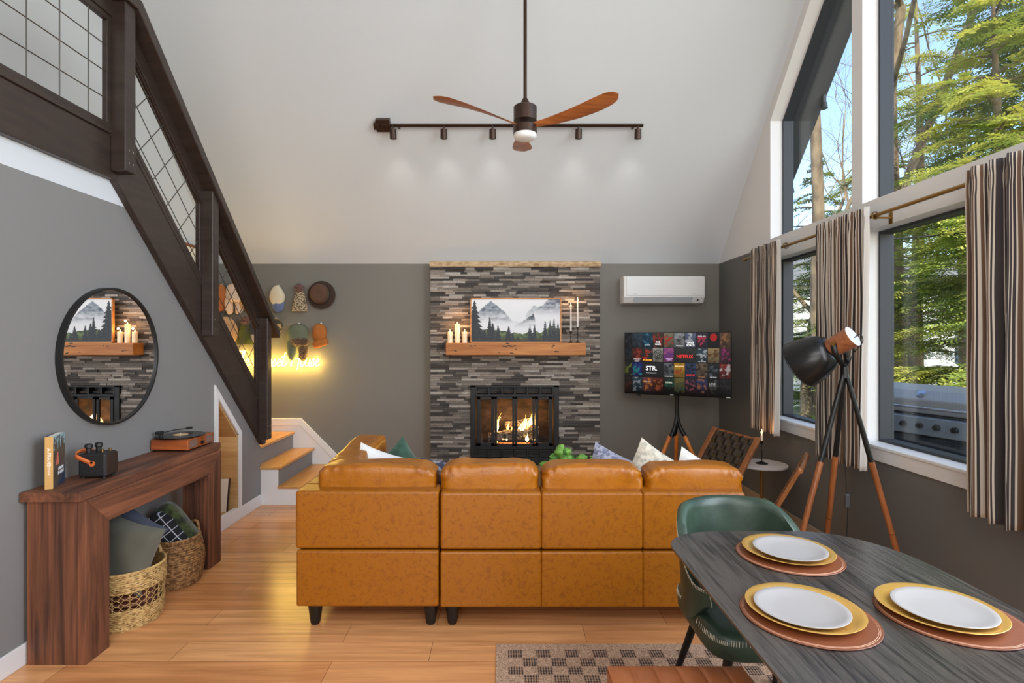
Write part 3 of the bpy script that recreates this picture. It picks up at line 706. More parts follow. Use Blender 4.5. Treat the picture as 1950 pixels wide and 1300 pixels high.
# ================================================================ television
A = Vector(((1189 - CX) * 5.75 / F, 5.75, 0)); B_ = Vector(((1393 - CX) * 5.25 / F, 5.25, 0)); ux = (B_ - A).normalized(); TW = (B_ - A).length; TH = .635; tz = .958
nrm = ux.cross(Vector((0, 0, 1)))      # towards the viewer
if nrm.y > 0: nrm = -nrm
r = root('television', ((A.x + B_.x) / 2, 5.5, tz), 'flat television with a wall of show posters on screen, on a tripod stand', 'television')
def T(u, v, d): q = A + ux * (u * TW) + nrm * d; return Vector((q.x, q.y, tz + v * TH))
def tbox(b, u0, u1, v0, v1, d0, d1):
    P = [T(u, v, d) for d in (d0, d1) for (u, v) in ((u0, v0), (u1, v0), (u1, v1), (u0, v1))]
    b.add(P, [(0, 3, 2, 1), (4, 5, 6, 7), (0, 1, 5, 4), (1, 2, 6, 5), (2, 3, 7, 6), (3, 0, 4, 7)][:]); return b
tbox(MB(), 0, 1, 0, 1, -.03, 0).build('bezel', mat('gloss_black_plastic', C(12, 12, 13), .15), r, bevel=.004)
tbox(MB(), .12, .88, .1, .8, -.06, -.03).build('back_cover', M_black, r, bevel=.01)
tbox(MB(), .12, .16, -.035, 0, -.02, -.005).build('foot_mount', M_black, r)
random.seed(11)
PAL = {}
def poster(i, j):
    rows = [[(24, 26, 30), (70, 92, 110), (20, 70, 100), (92, 66, 58), (150, 140, 112), (176, 180, 182), (110, 120, 150), (56, 50, 72), (22, 22, 26), (110, 80, 60)],
            [(20, 34, 42), (112, 46, 36), (50, 60, 62), (190, 186, 176), (190, 96, 160), (58, 62, 62), (58, 62, 62), (52, 78, 92), (176, 150, 104), (80, 44, 60)],
            [(30, 46, 36), (36, 44, 150), (42, 45, 49), (42, 45, 49), (120, 128, 132), (220, 164, 44), (46, 72, 116), (128, 110, 88), (36, 42, 48), (140, 44, 40)],
            [(32, 26, 30), (48, 84, 100), (130, 72, 78), (112, 52, 32), (34, 42, 38), (130, 120, 62), (54, 46, 62), (60, 70, 120), (30, 30, 32), (40, 40, 44)]]
    return rows[j][i]
ACC = [[(60, 60, 70), (40, 56, 72), (60, 140, 170), (190, 60, 50), (200, 60, 50), (60, 62, 66), (200, 205, 215), (205, 60, 90), (215, 30, 25), (160, 110, 70)],
       [(40, 60, 66), (180, 60, 50), (200, 60, 50), (40, 40, 42), (120, 60, 150), 0, 0, (190, 200, 205), (110, 70, 40), (170, 50, 120)],
       [(140, 150, 40), (40, 150, 160), 0, 0, (40, 46, 50), (180, 80, 40), (22, 30, 44), (60, 44, 34), (90, 100, 108), (200, 190, 190)],
       [(90, 40, 40), (180, 190, 200), (220, 130, 50), (190, 100, 60), (30, 110, 90), (60, 120, 100), (170, 90, 110), (190, 120, 80), (90, 90, 92), (60, 60, 64)]]
def screen(u, v):
    cu = u / .1032 + .27; cv = (1 - v) / .245 - .02; i, j = int(cu), int(cv); fu, fv = cu - i, cv - j
    if cv < 0 or j > 3 or i > 9 or fu > .955 and not (j == 1 and i == 5 or j == 2 and i == 2) or fv > .955: return C(12, 14, 15)
    base = poster(i, j); k = mixc(C(*base), C(*[x * .35 for x in base]), min(1, max(0, fv * .8 + .5 * N(u * 30, v * 20, i))))
    a = ACC[j][i]
    if a:
        q = N(u * 26, v * 18, i * 3 + j) + .5 - 1.6 * ((fu - .5) ** 2 + (fv - .45) ** 2)
        if j == 0 and i == 8: q = 1 if ((fu - .5) ** 2 + ((fv - .3) * 1.2) ** 2) < .09 else 0
        if j == 1 and i == 3:
            rr_ = math.hypot(fu - .5, (fv - .45) * 1.25); q = 1 if (rr_ < .48 and int(rr_ * 15) % 2) else 0
        k = mixc(k, C(*a), sstep(.35, .62, q))
    k = mixc(C(8, 9, 10), k, .45 + .55 * sstep(0, .25, u) * sstep(0, .35, v))
    return k
b = MB(); b.grid(lambda u, v: T(.006 + u * .988, .03 + v * .962, .0012), 260, 130, cf=screen, flip=False)
M_scr = mat('lit_screen', C(255, 255, 255), .12, vcol=True)
_p = M_scr.node_tree; _a = [q for q in _p.nodes if q.type == 'ATTRIBUTE'][0]; _p.links.new(_a.outputs[0], _p.nodes['Principled BSDF'].inputs['Emission Color']); _p.nodes['Principled BSDF'].inputs['Emission Strength'].default_value = .42
_d = _p.nodes.new('ShaderNodeMix'); _d.data_type = 'RGBA'; _d.inputs[0].default_value = .9; _p.links.new(_a.outputs[0], _d.inputs[6]); _d.inputs[7].default_value = (.005, .005, .005, 1); _p.links.new(_d.outputs[2], _p.nodes['Principled BSDF'].inputs['Base Color'])
so = b.build('screen', M_scr, r)
def stext(tx, u, v, size, c, e=.8, **k):
    m_ = emat('screen_lettering_%d_%d_%d' % tuple(c), C(*c), e)
    q = T(.006 + u * .988, .03 + v * .962, .0018); return text(0, tx, size, frame(q, ux, (0, 0, 1)), so, m_, **k)
def cell(i, j, w_=1): return ((i + .48 * w_ - .27) * .1032, 1 - (j + .48 + .02) * .245)
for i, j, w_, du, dv, tx, s_, c in ((5, 1, 2, .0, -.02, 'NETFLIX', .042, (225, 40, 32)), (2, 2, 2, -.01, .02, 'STR.', .062, (245, 245, 245)), (2, 2, 2, -.012, -.055, 'PHOTOGRAPHY', .0145, (225, 225, 225)),
     (2, 1, 1, 0, -.09, 'POWER', .026, (235, 170, 30)), (4, 3, 1, 0, .04, 'OZARK', .021, (170, 180, 160)), (6, 0, 1, 0, -.045, 'SPACE', .022, (240, 240, 240)), (6, 0, 1, 0, -.085, 'FORCE', .024, (240, 240, 240)),
     (8, 3, 1, -.01, .04, 'LOVE', .024, (150, 150, 150)), (8, 3, 1, -.01, .01, 'DEATH', .018, (130, 130, 130)), (7, 1, 1, 0, -.1, 'THE WITCHER', .011, (200, 205, 210)), (3, 0, 1, 0, -.05, 'THE\nMAZE', .022, (225, 225, 225)),
     (1, 1, 1, 0, -.09, 'MONEY\nHEIST', .02, (225, 215, 215)), (4, 1, 1, .005, -.07, 'STRANGER\nTHINGS', .014, (220, 190, 245)), (5, 2, 1, 0, .065, 'BREAKING', .018, (250, 225, 170)), (6, 2, 1, 0, -.075, 'UNCUT', .024, (220, 40, 40)),
     (4, 2, 1, 0, -.105, 'EXTRACTION', .012, (230, 230, 230)), (5, 0, 1, 0, -.09, 'DON COLETTI', .01, (240, 240, 240)), (8, 2, 1, 0, -.1, 'MARTINEZ', .013, (200, 205, 210)), (7, 2, 1, 0, -.1, 'BARBARIANS', .011, (160, 110, 70)), (2, 0, 1, 0, -.08, 'OLD GUARD', .010, (200, 210, 215)), (7, 0, 1, 0, .06, 'DOLAN', .02, (220, 220, 225)),
     (2, 3, 1, 0, .04, 'THE POLITICIAN', .009, (230, 230, 230))):
    x_, y_ = cell(i, j, w_); o = stext(tx, x_ + du, y_ + dv, s_, c, off=.0006 if s_ > .02 else 0)
b = MB(); q0, q1 = T(.45, .006, .001), T(.485, .022, .002); b.add([T(.45, .004, .001), T(.482, .004, .001), T(.482, .02, .001), T(.45, .02, .001)], [(0, 1, 2, 3)]); b.add([T(.955, .004, .001), T(.99, .004, .001), T(.99, .02, .001), T(.955, .02, .001)], [(0, 1, 2, 3)])
b.build('brand_badge', M_plasd, r)
# tripod stand
sx_, sy_ = (1289 - CX) * 5.56 / F, 5.56
r = root('television_stand', (sx_, sy_, 0), 'black and orange wood tripod stand holding the television', 'stand')
b = MB(); b.tube([(sx_, sy_, 1.1), (sx_, sy_, .80)], .019, 14)
for a in (210, 330, 90):
    ca, sa = math.cos(math.radians(a)), math.sin(math.radians(a))
    b.tube(smoothline([(sx_, sy_, .84), (sx_ + .008 * ca, sy_ + .008 * sa, .72), (sx_ + .04 * ca, sy_ + .04 * sa, .62), (sx_ + .085 * ca, sy_ + .085 * sa, .545)], 5), [.02] * 10 + [.021, .022, .022, .022, .022, .022], 12)
b.build('pole', M_blkmet, r, smooth=50)
MB().box(sx_ - .1, sx_ + .1, sy_ - .02, sy_ + .02, 1.05, 1.35).build('mount_plate', M_blkmet, r, bevel=.004)
M_ow = woodmat('orange_beech', C(236, 146, 60), C(208, 116, 40), 2, 1, .35, .3, .05)
for a in (200, 320, 75):
    ca, sa = math.cos(math.radians(a)), math.sin(math.radians(a))
    MB().tube([(sx_ + .08 * ca, sy_ + .08 * sa, .555), (sx_ + .36 * ca, sy_ + .36 * sa, .0)], [.021, .016], 14).build('leg', M_ow, r, smooth=50)
# ================================================================ ceiling fan
fxh, fyh, fzh = .153, 3.82, 3.0
r = root('ceiling_fan', (fxh, fyh, fzh), 'three blade wooden ceiling fan with bronze motor and long rod', 'ceiling fan')
M_brz = mat('dark_bronze', C(70, 52, 42), .35, .6)
zc = ceil(fyh)
MB().cyl((fxh, fyh, fzh + .16), (fxh, fyh, zc - .02), .0125, n=14).build('rod', M_brz, r, smooth=40)
MB().lathe([(0, 0), (.03, -.01), (.075, .09), (0, .12)], (fxh, fyh, zc - .13), 24).build('canopy', M_brz, r, smooth=40)
MB().lathe([(0, .0), (.08, 0), (.081, .095), (.074, .102), (.03, .105), (.028, .135), (.014, .16), (0, .16)], (fxh, fyh, fzh + .025), 36).build('motor_housing', M_brz, r, smooth=40)
MB().lathe([(0, 0), (.083, 0), (.083, .055), (0, .055)], (fxh, fyh, fzh - .065), 36).build('light_ring', M_brz, r, smooth=40)
MB().lathe([(0, -.022), (.05, -.018), (.074, -.008), (.079, .004), (.079, .02), (0, .02)], (fxh, fyh, fzh - .085), 36).build('light_diffuser', mat('frosted_diffuser', C(238, 238, 236), .4), r, smooth=50)
M_fan = woodmat('walnut_blade', C(188, 112, 58), C(140, 78, 38), 0, .8, .4, .45, .05)
def blade(ang):
    R_ = .675
    def P(t, s_, th):
        rr_ = .05 + t * (R_ - .05)
        ch = .038 + .035 * math.sin(PI * min(1, t * 1.6)) * (1 - t) + .108 * sstep(.1, .8, t); ch *= math.sqrt(max(0.0, 1 - max(0, (t - .86) / .14) ** 2)) * .97 + .03
        tw = -math.radians(28 - 22 * t); mid = .035 * math.sin(PI * t) - .025 * t
        yy = mid + s_ * ch * math.cos(tw); zz = -.012 + .065 * t ** 1.3 + s_ * ch * math.sin(tw) + th
        q = Vector((rr_, yy, zz)); q.rotate(Euler((0, 0, ang))); return q + Vector((fxh, fyh, fzh))
    b = MB(); b.grid(lambda u, v: P(u, v - .5, .006 * (1 - abs(2 * v - 1) ** 3)), 40, 8); b.grid(lambda u, v: P(u, v - .5, -.006 * (1 - abs(2 * v - 1) ** 3)), 40, 8, flip=True)
    o = b.build('blade', M_fan, r, smooth=60); return o
for a in (-30, 210, 90): blade(math.radians(a))
# ================================================================ track lights
ty = 4.965
def cz(y): return ceil(y)
tzz = EYE + (CY - 239) * (ty - .05) / F
tx0, tx1 = (718 - CX) * ty / F, (1222 - CX) * ty / F
r = root('track_light', ((tx0 + tx1) / 2, ty, tzz), 'dark bronze track light bar with five spotlights on the sloping ceiling', 'track light')
b = MB(); b.tube([(tx0 + .05, ty - .055, tzz), (tx1, ty - .055, tzz)], .018, 4); b.build('track', M_brz, r, bevel=.002)
nn = Vector((0, -1.06, -1)).normalized()
Mx = frame((tx0 + .06, ty - .02, ceil(ty - .02) - .02), (1, 0, 0), (0, 1, -1.06)); b = MB(); b.T = Mx; b.box(-.06, .065, -.055, .055, -.035, .035); b.box(-.08, -.02, -.03, .03, -.05, .0); b.build('junction_box', M_brz, r, bevel=.004)
b = MB()
for px in (760, 1000, 1205): x = (px - CX) * ty / F; b.box(x - .01, x + .01, ty - .06, ty + .03, tzz - .006, tzz + .006)
b.build('bracket', M_brz, r)
for px, tl in ((748, .1), (845, 0), (938, 0), (1102, -.05), (1215, .05)):
    x = (px - CX) * (ty - .06) / F; p0 = Vector((x, ty - .06, tzz - .03)); d = Vector((tl * .3, .16, -1)).normalized()
    o = MB().cyl(p0 + Vector((0, 0, .03)), p0 - Vector((0, 0, .02)), .008, n=8).build('spotlight_arm', M_brz, r)
    b = MB(); b.lathe([(0, 0), (.029, 0), (.031, .085), (.026, .085), (.024, .07), (0, .07)], p0 - Vector((0, 0, .005)), 20, ax=d); b.build('spotlight', M_brz, r, smooth=40)
    q = p0 + d * .1
    light('spot_beam', 'SPOT', q, 5, (1, .95, .88), .02, aim=q + Vector((0, 1, -1.35)), spot_size=math.radians(80), spot_blend=1.0)
# ================================================================ sofa
M_lea = mat('tan_leather', C(154, 90, 4), .38, var=(C(136, 76, 4), (42, 42, 42), .50, .64, 5, .8), bump=((70,) * 3, .06, 5), spec=.5)
M_leas = mat('tan_leather_soft', C(164, 97, 8), .34, var=(C(144, 80, 6), (14, 14, 14), .5, .7, 5, .6), bump=((9, 9, 9), .35, 4, 1.2), spec=.5)
M_foot = mat('black_plastic', C(20, 20, 22), .4)
def legs(r, P):
    for x, y in P: MB().lathe([(0, 0), (.022, 0), (.026, .01), (.042, .132), (0, .132)], (x, y, 0), 20).build('leg', M_foot, r, smooth=40)
def cushion(x0, x1, y, z0, z1, th, r, seed, sag=.0, name='back_cushion', axis='x'):
    hx, hz = (x1 - x0) / 2, (z1 - z0) / 2; c = ((x0 + x1) / 2, y, (z0 + z1) / 2)
    def fn(q):
        u = q.x / hx; e = sstep(.82, 1, abs(u)); d = .010 * e * math.sin(q.z * 110 + seed) + .004 * math.sin(u * 40 + seed * 2) * sstep(.5, 1, q.z / hz)
        s_ = q.copy(); s_.z -= sag * u + .012 * abs(u) ** 4; s_.y += d; s_.x -= math.copysign(abs(d) * .6, u)
        s_.z += .006 * noise.noise(Vector((u * 5, seed, 0))); return s_
    b = MB(); R = Matrix.Rotation(PI / 2, 3, 'Z') if axis == 'y' else None
    if axis == 'y': c = (y, (x0 + x1) / 2, (z0 + z1) / 2)
    b.soft(c, (hx, th / 2, hz),   .30, 40, 96, .008, 7, seed, R, fn); o = b.build(name, M_leas, r, smooth=80)
    # welt seam along the top of the side facing out
    s_ = MB(); P = []
    for i in range(41):
        u = -.93 + 1.86 * i / 40; q = fn(Vector((u * hx, -th * .40, hz * .80))); q.y = -th * .5 * (1 - .25 * abs(u) ** 6) + q.y * 0 - .0
        if R is not None: q = R @ q
        P.append(Vector(c) + q)
    return o
r = root('sofa', (.46, 3.2, 0), 'long tan leather sofa section with three back cushions, seen from behind', 'sofa')
X = [-.325, .198, .724, 1.254]; y0 = 2.85
b = MB()
for i in range(3): b.box(X[i], X[i + 1], y0, y0 + .16, .424, .72)
b.build('back_panel', M_lea, r, bevel=.014, seg=3)
b = MB()
for i in range(3): b.box(X[i], X[i + 1], y0, y0 + .12, .125, .414)
b.box(X[0], X[3], y0 + .1, y0 + .85, .125, .30)
b.build('base', M_lea, r, bevel=.01, seg=3)
for i, (a, c) in enumerate((((838 - CX) * 2.97 / F, (1028 - CX) * 2.97 / F), ((1031 - CX) * 2.97 / F, (1224 - CX) * 2.97 / F), ((1226 - CX) * 2.97 / F, (1414 - CX) * 2.97 / F))):
    cushion(a, c, 3.02, .56, .852 - .008 * i, .20, r, i * 3 + 1, .0)
    o = MB(); o.soft(((X[i] + X[i + 1]) / 2, 3.42, .38), ((X[1] - X[0]) / 2 - .003, .34, .085), .25, 16, 32, .003, 6, i); o.build('seat_cushion', M_leas, r, smooth=80)
MB().box(1.155, 1.254, y0 + .16, 3.7, .124, .55).build('armrest', M_lea, r, bevel=.03, seg=4)
legs(r, ((-.27, 2.94), (1.18, 2.94), (-.27, 3.62), (1.18, 3.62)))
r = root('sofa', (-.7, 3.3, 0), 'tan leather corner sofa section on the left with a high side cushion', 'sofa')
a0, a1 = (562 - CX) * 2.85 / F, (835 - CX) * 2.85 / F
b = MB(); b.box(a0, a1, y0, y0 + .15, .428, .727); b.box(a0, a0 + .12, y0 + .15, 3.85, .428, .727); b.build('back_panel', M_lea, r, bevel=.014, seg=3)
b = MB(); b.box(a0 + .004, a1, y0, y0 + .12, .128, .42); b.box(a0 + .004, a1, y0 + .1, 3.85, .128, .32); b.build('base', M_lea, r, bevel=.012, seg=3)
cushion((607 - CX) * 2.97 / F, (833 - CX) * 2.97 / F, 3.03, .62, .845, .2, r, 4, .0)
cushion(3.02, 3.86, -.90, .60, .852, .2, r, 6, -.03, axis='y')
b = MB(); b.soft((-.66, 3.44, .40), (.31, .40, .085), .25, 16, 32, .003, 6, 3); b.build('seat_cushion', M_leas, r, smooth=80)
legs(r, ((-1.0, 2.94), (-.385, 2.94), (-1.0, 3.75), (-.385, 3.75)))
# scatter cushions on the sofa
def pil(name, loc, size, th, rot, m_, lab, cat='cushion', seed=0, base_z=None, grp=None):
    b = MB(); b.T = Matrix.Translation(loc) @ Euler([math.radians(a) for a in rot]).to_matrix().to_4x4()
    b.pillow(size, th, 16, seed); return tag(b.build(name, m_, smooth=70), lab, cat, grp)
M_pw = mat('white_weave', C(226, 224, 220), .9, bump=((10, 10, 80), .3), sheen=.3)
M_pg = mat('green_velvet', C(44, 84, 62), .8, sheen=.6, var=(C(24, 52, 38), (8,) * 3, .4, .6))
M_pb = mat('blue_grey_print', C(150, 151, 166), .9, var=(C(100, 102, 122), (40,) * 3, .45, .55))
M_pc = mat('cream_check', C(212, 204, 188), .9, var=(C(170, 164, 150), (30, 5, 30), .45, .6))
pil('scatter_cushion', (-.72, 3.33, .63), .42, .13, (-16, 20, 22), M_pw, 'white striped scatter cushion in the corner of the tan sofa', seed=1)
pil('scatter_cushion', (-.66, 3.50, .60), .42, .11, (-14, 52, 20), M_pg, 'dark green velvet scatter cushion behind the white one', seed=2)
pil('scatter_cushion', (-.30, 3.22, .60), .42, .12, (-10, 4, 4), mat('navy_pattern', C(62, 62, 84), .9, var=(C(150, 150, 160), (25,) * 3, .5, .6)), 'navy patterned scatter cushion showing in the gap between two sofa backs', seed=3)
pil('scatter_cushion', (.66, 3.24, .635), .42, .12, (-12, 24, 6), M_pb, 'blue grey printed scatter cushion with its corner above the third sofa back', seed=4)
pil('scatter_cushion', (.90, 3.24, .645), .42, .12, (-12, 30, -8), M_pc, 'cream checked scatter cushion with pointed corner near the television stand', seed=5)
pil('scatter_cushion', (1.16, 3.24, .60), .42, .12, (-10, 26, 4), M_pw, 'white scatter cushion tip at the right end of the sofa', seed=6)
# ================================================================ coffee table and plant
r = root('coffee_table', (.5, 4.35, 0), 'low dark wood coffee table between sofa and hearth, under the green plant', 'coffee table')
M_ct = woodmat('dark_table_wood', C(96, 66, 46), C(60, 40, 28), 0, 1)
MB().box(-.05, 1.05, 4.08, 4.62, .38, .42).build('table_top', M_ct, r, bevel=.006)
for x in (0, .96):
    for y in (4.12, 4.54): MB().box(x, x + .05, y, y + .05, 0, .38).build('leg', M_ct, r, bevel=.004)
px_, py_ = .62, 4.3
r = root('potted_plant', (px_, py_, .42), 'trailing plant with round bright green leaves rising behind the sofa back', 'plant')
MB().lathe([(0, 0), (.05, 0), (.07, .1), (.062, .1), (.058, .09), (0, .09)], (px_, py_, .421), 28).build('pot', mat('white_ceramic', C(225, 222, 216), .3), r, smooth=40)
random.seed(21)
M_leaf = mat('bright_leaf', C(140, 192, 82), .45, var=(C(84, 146, 56), (20,) * 3, .4, .6)); lf = MB(); stm = MB()
def leaf(b, p, d, size, nrm_):
    d = Vector(d).normalized(); s_ = d.cross(Vector(nrm_)).normalized(); n_ = s_.cross(d); c = Vector(p) + d * size * .55
    ring = [];
    for i in range(12):
        t = 2 * PI * i / 12; ring.append(c + d * math.cos(t) * size * (.62 if math.cos(t) > .9 else .5) + s_ * math.sin(t) * size * .46 - n_ * .06 * size * abs(math.sin(t)))
    b.add([c + n_ * .08 * size] + ring, [(0, i + 1, (i + 1) % 12 + 1) for i in range(12)])
targets = [(1072, 858), (1058, 862), (1082, 868), (1066, 872), (1090, 880), (1075, 884), (1102, 876), (1110, 886), (1122, 880), (1135, 886), (1140, 890), (1158, 890), (1050, 888), (1096, 892), (1084, 893), (1128, 893), (1062, 889), (1148, 894), (1105, 895), (1117, 893)]
for px, py in targets:
    y = py_ + random.uniform(-.1, .1); q = at(px, py, y); s0 = Vector((px_ + random.uniform(-.03, .03), py_, .51)); mid = s0.lerp(q, .5) + Vector((0, 0, .06))
    stm.tube(smoothline([s0, mid, q], 5), .0018, 5)
    for k in range(2):
        a = random.uniform(0, 2 * PI); leaf(lf, q + Vector((random.uniform(-.012, .012), random.uniform(-.02, .02), random.uniform(-.012, .012))), (math.cos(a), random.uniform(-.3, .3), math.sin(a) * .6 + .1), random.uniform(.06, .08), (random.uniform(-.4, .4), -1, random.uniform(.2, 1)))
for i in range(30):
    a = random.uniform(0, 2 * PI); q = Vector((px_ + math.cos(a) * random.uniform(.03, .14), py_ + math.sin(a) * random.uniform(.03, .1), random.uniform(.5, .6))); leaf(lf, q, (math.cos(a), math.sin(a), -.2), .055, (0, -.4, 1))
stm.build('stem', mat('plant_stem', C(96, 120, 60), .6), r, smooth=60); lf.build('foliage', M_leaf, r, smooth=60, solid=.0008)
# ================================================================ console table
M_con = woodmat('rustic_brown_wood_long', C(140, 86, 58), C(70, 43, 31), 1, .6, .6, .45, .3)
M_conv = woodmat('rustic_brown_wood_upright', C(140, 86, 58), C(70, 43, 31), 2, .6, .6, .45, .3)
ca, cb = 2.535, 3.80; cf = -1.945; cbk = -2.21
r = root('console_table', (-2.08, 3.17, 0), 'chunky rustic brown wood console table against the grey left wall', 'console table')
MB().box(cbk - .015, cf, ca, cb, .76, .805).build('table_top', M_con, r, bevel=.003)
MB().prism([(ca + .02, .76), (cb - .02, .76), (cb - .175, .622), (ca + .175, .622)], cf - .03, cf + .012).build('apron', M_con, r, bevel=.003)
b = MB(); b.prism([(ca + .02, 0), (ca + .175, 0), (ca + .175, .622), (ca + .02, .76)], cf - .03, cf + .012); b.box(cbk, cf - .031, ca + .022, ca + .17, 0, .759)
b.build('leg', M_conv, r, bevel=.003)
b = MB(); b.prism([(cb - .175, 0), (cb - .02, 0), (cb - .02, .76), (cb - .175, .622)], cf - .03, cf + .012); b.box(cbk + .1, cf - .031, cb - .17, cb - .022, 0, .759)
b.build('leg', M_conv, r, bevel=.003)
# book
bz = .806
o0 = Vector((-2.149, 2.585, bz)); dirc = Vector((-.4, .92, 0)).normalized()     # cover runs away from the viewer
sd = Vector((dirc.y, -dirc.x, 0))                    # towards the room
r = root('book', (-2.15, 2.65, bz), 'paperback with a forest cabin cover standing upright on the console', 'book')
bt, bw, bh = .032, .165, .245
Mb = frame(o0, sd, dirc)                    # local x thickness, y width, z up
if Mb.col[2][2] < 0: pass
b = MB(); b.T = Mb; b.box(.002, bt - .002, .003, bw - .003, .002, bh - .002); b.build('pages', mat('paper', C(236, 232, 224), .8), r)
M_bc = mat('book_cover', (1, 1, 1, 1), .45, vcol=True)
def cov(u, v):
    sk_ = C(150, 190, 200); tr = mixc(C(66, 58, 50), C(104, 92, 74), min(1, max(0, .5 + N(u * 12, v * 6, 3))))
    k = mixc(tr, sk_, sstep(.0, .3, N(u * 9, v * 9, 1) + (v - .86) * 3)); k = mixc(k, C(40, 56, 84), sstep(.5, .2, v + .5 * (1 - u) + .2 * N(u * 9, v * 12, 8)))
    dx_, dz_ = u - .36, v - .53
    if abs(dx_) < .14 * (1 - (dz_ + .1) / .32) and -.1 < dz_ < .14: k = C(226, 120, 100)
    return k
b = MB(); b.T = Mb; b.grid(lambda u, v: (bt, u * bw, v * bh), 30, 46, cf=cov); b.col = C(60, 60, 66); b.box(0, .002, 0, bw, 0, bh); b.build('cover', M_bc, r, solid=.001)
b = MB(); b.T = Mb; b.box(0, bt, -.001, .003, 0, bh); b.build('spine', mat('tan_spine', C(206, 160, 92), .5), r)
Ms = Mb @ Matrix(((0, 0, 1, bt / 2), (0, 1, 0, 0), (0, 0, 0, 0), (0, 0, 0, 1)))
def bt_text(s_, sz, zc_, c, nm='lettering'):
    # reads upward along the spine
    o_ = Mb @ Vector((bt / 2, -.0016, zc_)); text(0, s_, sz, frame(o_, (0, 0, -1), sd), r, mat(nm + str(c[0]), C(*c), .5), 'lettering')
bt_text('A-FRAME', .021, .15, (250, 246, 236)); bt_text('RETREAT', .013, .085, (250, 246, 236))
text(0, 'AFRAME\nRETREAT', .02, frame(Mb @ Vector((bt + .0012, .105, .07)), dirc, (0, 0, 1)), r, mat('cover_lettering', C(240, 240, 245), .5))
# portable speaker
r = root('portable_speaker', (-2.08, 2.83, bz), 'small black box speaker with orange leather strap on the console', 'speaker')
Rz = Matrix.Translation((-2.083, 2.83, bz)) @ Matrix.Rotation(math.radians(6), 4, 'Z')
b = MB(); b.T = Rz; b.box(-.066, .066, -.045, .06, .006, .128); b.build('body', mat('black_leatherette', C(26, 25, 26), .5, bump=((200,) * 3, .3)), r, bevel=.012, seg=3)
b = MB(); b.T = Rz; b.box(.0655, .0695, -.04, .055, .014, .12); b.build('grille', mat('dark_brown_mesh', C(48, 32, 24), .6), r, bevel=.004)
b = MB(); b.T = Rz
for x in (-.05, .05):
    for y in (-.03, .045): b.cyl((x, y, 0), (x, y, .008), .008, n=10)
b.build('foot', M_black, r)
b = MB(); b.T = Rz @ Matrix.Translation((0, -.048, .078)); P = smoothline([(.002, 0, 0), (-.03, -.004, .018), (-.066, -.004, .036), (-.080, .012, .046), (-.076, .055, .056), (-.05, .1, .046), (-.03, .108, .02)], 6)
for q in P: pass
vv = []; W_ = Vector((.25, 0, .95)).normalized()
for q in P: vv += [q + W_ * .0105 + Vector((0, -.001, 0)), q - W_ * .0105]
b.add(vv, [(2 * i, 2 * i + 1, 2 * i + 3, 2 * i + 2) for i in range(len(P) - 1)]); b.lathe([(.0, .0), (.013, 0), (.013, .003), (0, .003)], (.004, 0, -.001), 20, ax=(0, -1, 0))
b.build('strap', mat('orange_leather', C(216, 112, 54), .45), r, smooth=60, solid=.0025)
b = MB(); b.T = Rz @ Matrix.Translation((.004, -.052, .084)); b.lathe([(0, 0), (.006, 0), (.006, .003), (0, .003)], (0, 0, 0), 14, ax=(0, -1, 0)); b.build('stud', M_blkmet, r)
b = MB(); b.T = Rz
for x, y in ((-.035, -.01), (-.01, .03)): b.lathe([(0, 0), (.013, 0), (.013, .022), (.018, .026), (.018, .04), (.012, .046), (0, .046)], (x, y, .126), 18)
b.build('microphone_head', M_black, r, smooth=50)
b = MB(); b.T = Rz
for x, y in ((.025, .0), (.045, .03)): b.cyl((x, y, .126), (x, y, .142), .006, n=12)
b.build('control_knob', M_brass, r, smooth=40)
# turntable
r = root('record_player', (-2.105, 3.62, bz), 'walnut record player with a black vinyl record at the far end of the console', 'record player')
M_wal = woodmat('red_walnut', C(176, 92, 44), C(120, 56, 24), 0, .9, .35, .4, .05)
k0, k1, q0, q1 = -2.222, -1.985, 3.475, 3.785; tz1 = bz + .008
MB().box(k0, k1, q0, q1, tz1, tz1 + .066).build('plinth', M_wal, r, bevel=.004)
b = MB()
for y in (q0 + .018, q1 - .105): b.box(k1 - .001, k1 + .002, y, y + .085, tz1 + .01, tz1 + .056)
b.build('speaker_grille', mat('brown_cloth', C(126, 98, 84), .9, bump=((300,) * 3, .5)), r, bevel=.001)
b = MB(); b.cyl((k1, (q0 + q1) / 2, tz1 + .025), (k1 + .014, (q0 + q1) / 2, tz1 + .025), .011, n=18); b.build('volume_knob', M_black, r, smooth=40)
b = MB(); b.cyl((k1, (q0 + q1) / 2, tz1 + .05), (k1 + .004, (q0 + q1) / 2, tz1 + .05), .004, n=10); b.build('indicator', M_brass, r)
b = MB()
for x in (k0 + .03, k1 - .03):
    for y in (q0 + .03, q1 - .03): b.cyl((x, y, bz), (x, y, tz1 + .001), .012, n=12)
b.build('foot', M_black, r)
tcx, tcy = -2.105, 3.60
MB().lathe([(0, 0), (.11, 0), (.11, .008), (0, .008)], (tcx, tcy, tz1 + .067), 40).build('platter', M_black, r, smooth=40)
rec = root('vinyl_record', (tcx, tcy, tz1 + .076), 'black vinyl record with pale label on the record player', 'record')
MB().lathe([(0, 0), (.146, 0), (.146, .002), (.05, .002), (.05, .0025), (0, .0025)], (tcx, tcy, tz1 + .076), 56).build('disc', mat('vinyl', C(14, 14, 15), .22, bump=((4, 4, 4), .02)), rec, smooth=40)
MB().lathe([(0, 0), (.045, 0), (.045, .0008), (0, .0008)], (tcx, tcy, tz1 + .0786), 30).build('label', mat('cream_label', C(226, 190, 140), .6), rec)
b = MB(); b.cyl((tcx, tcy, tz1 + .07), (tcx, tcy, tz1 + .09), .0025, n=8); b.build('spindle', M_chrome, r)
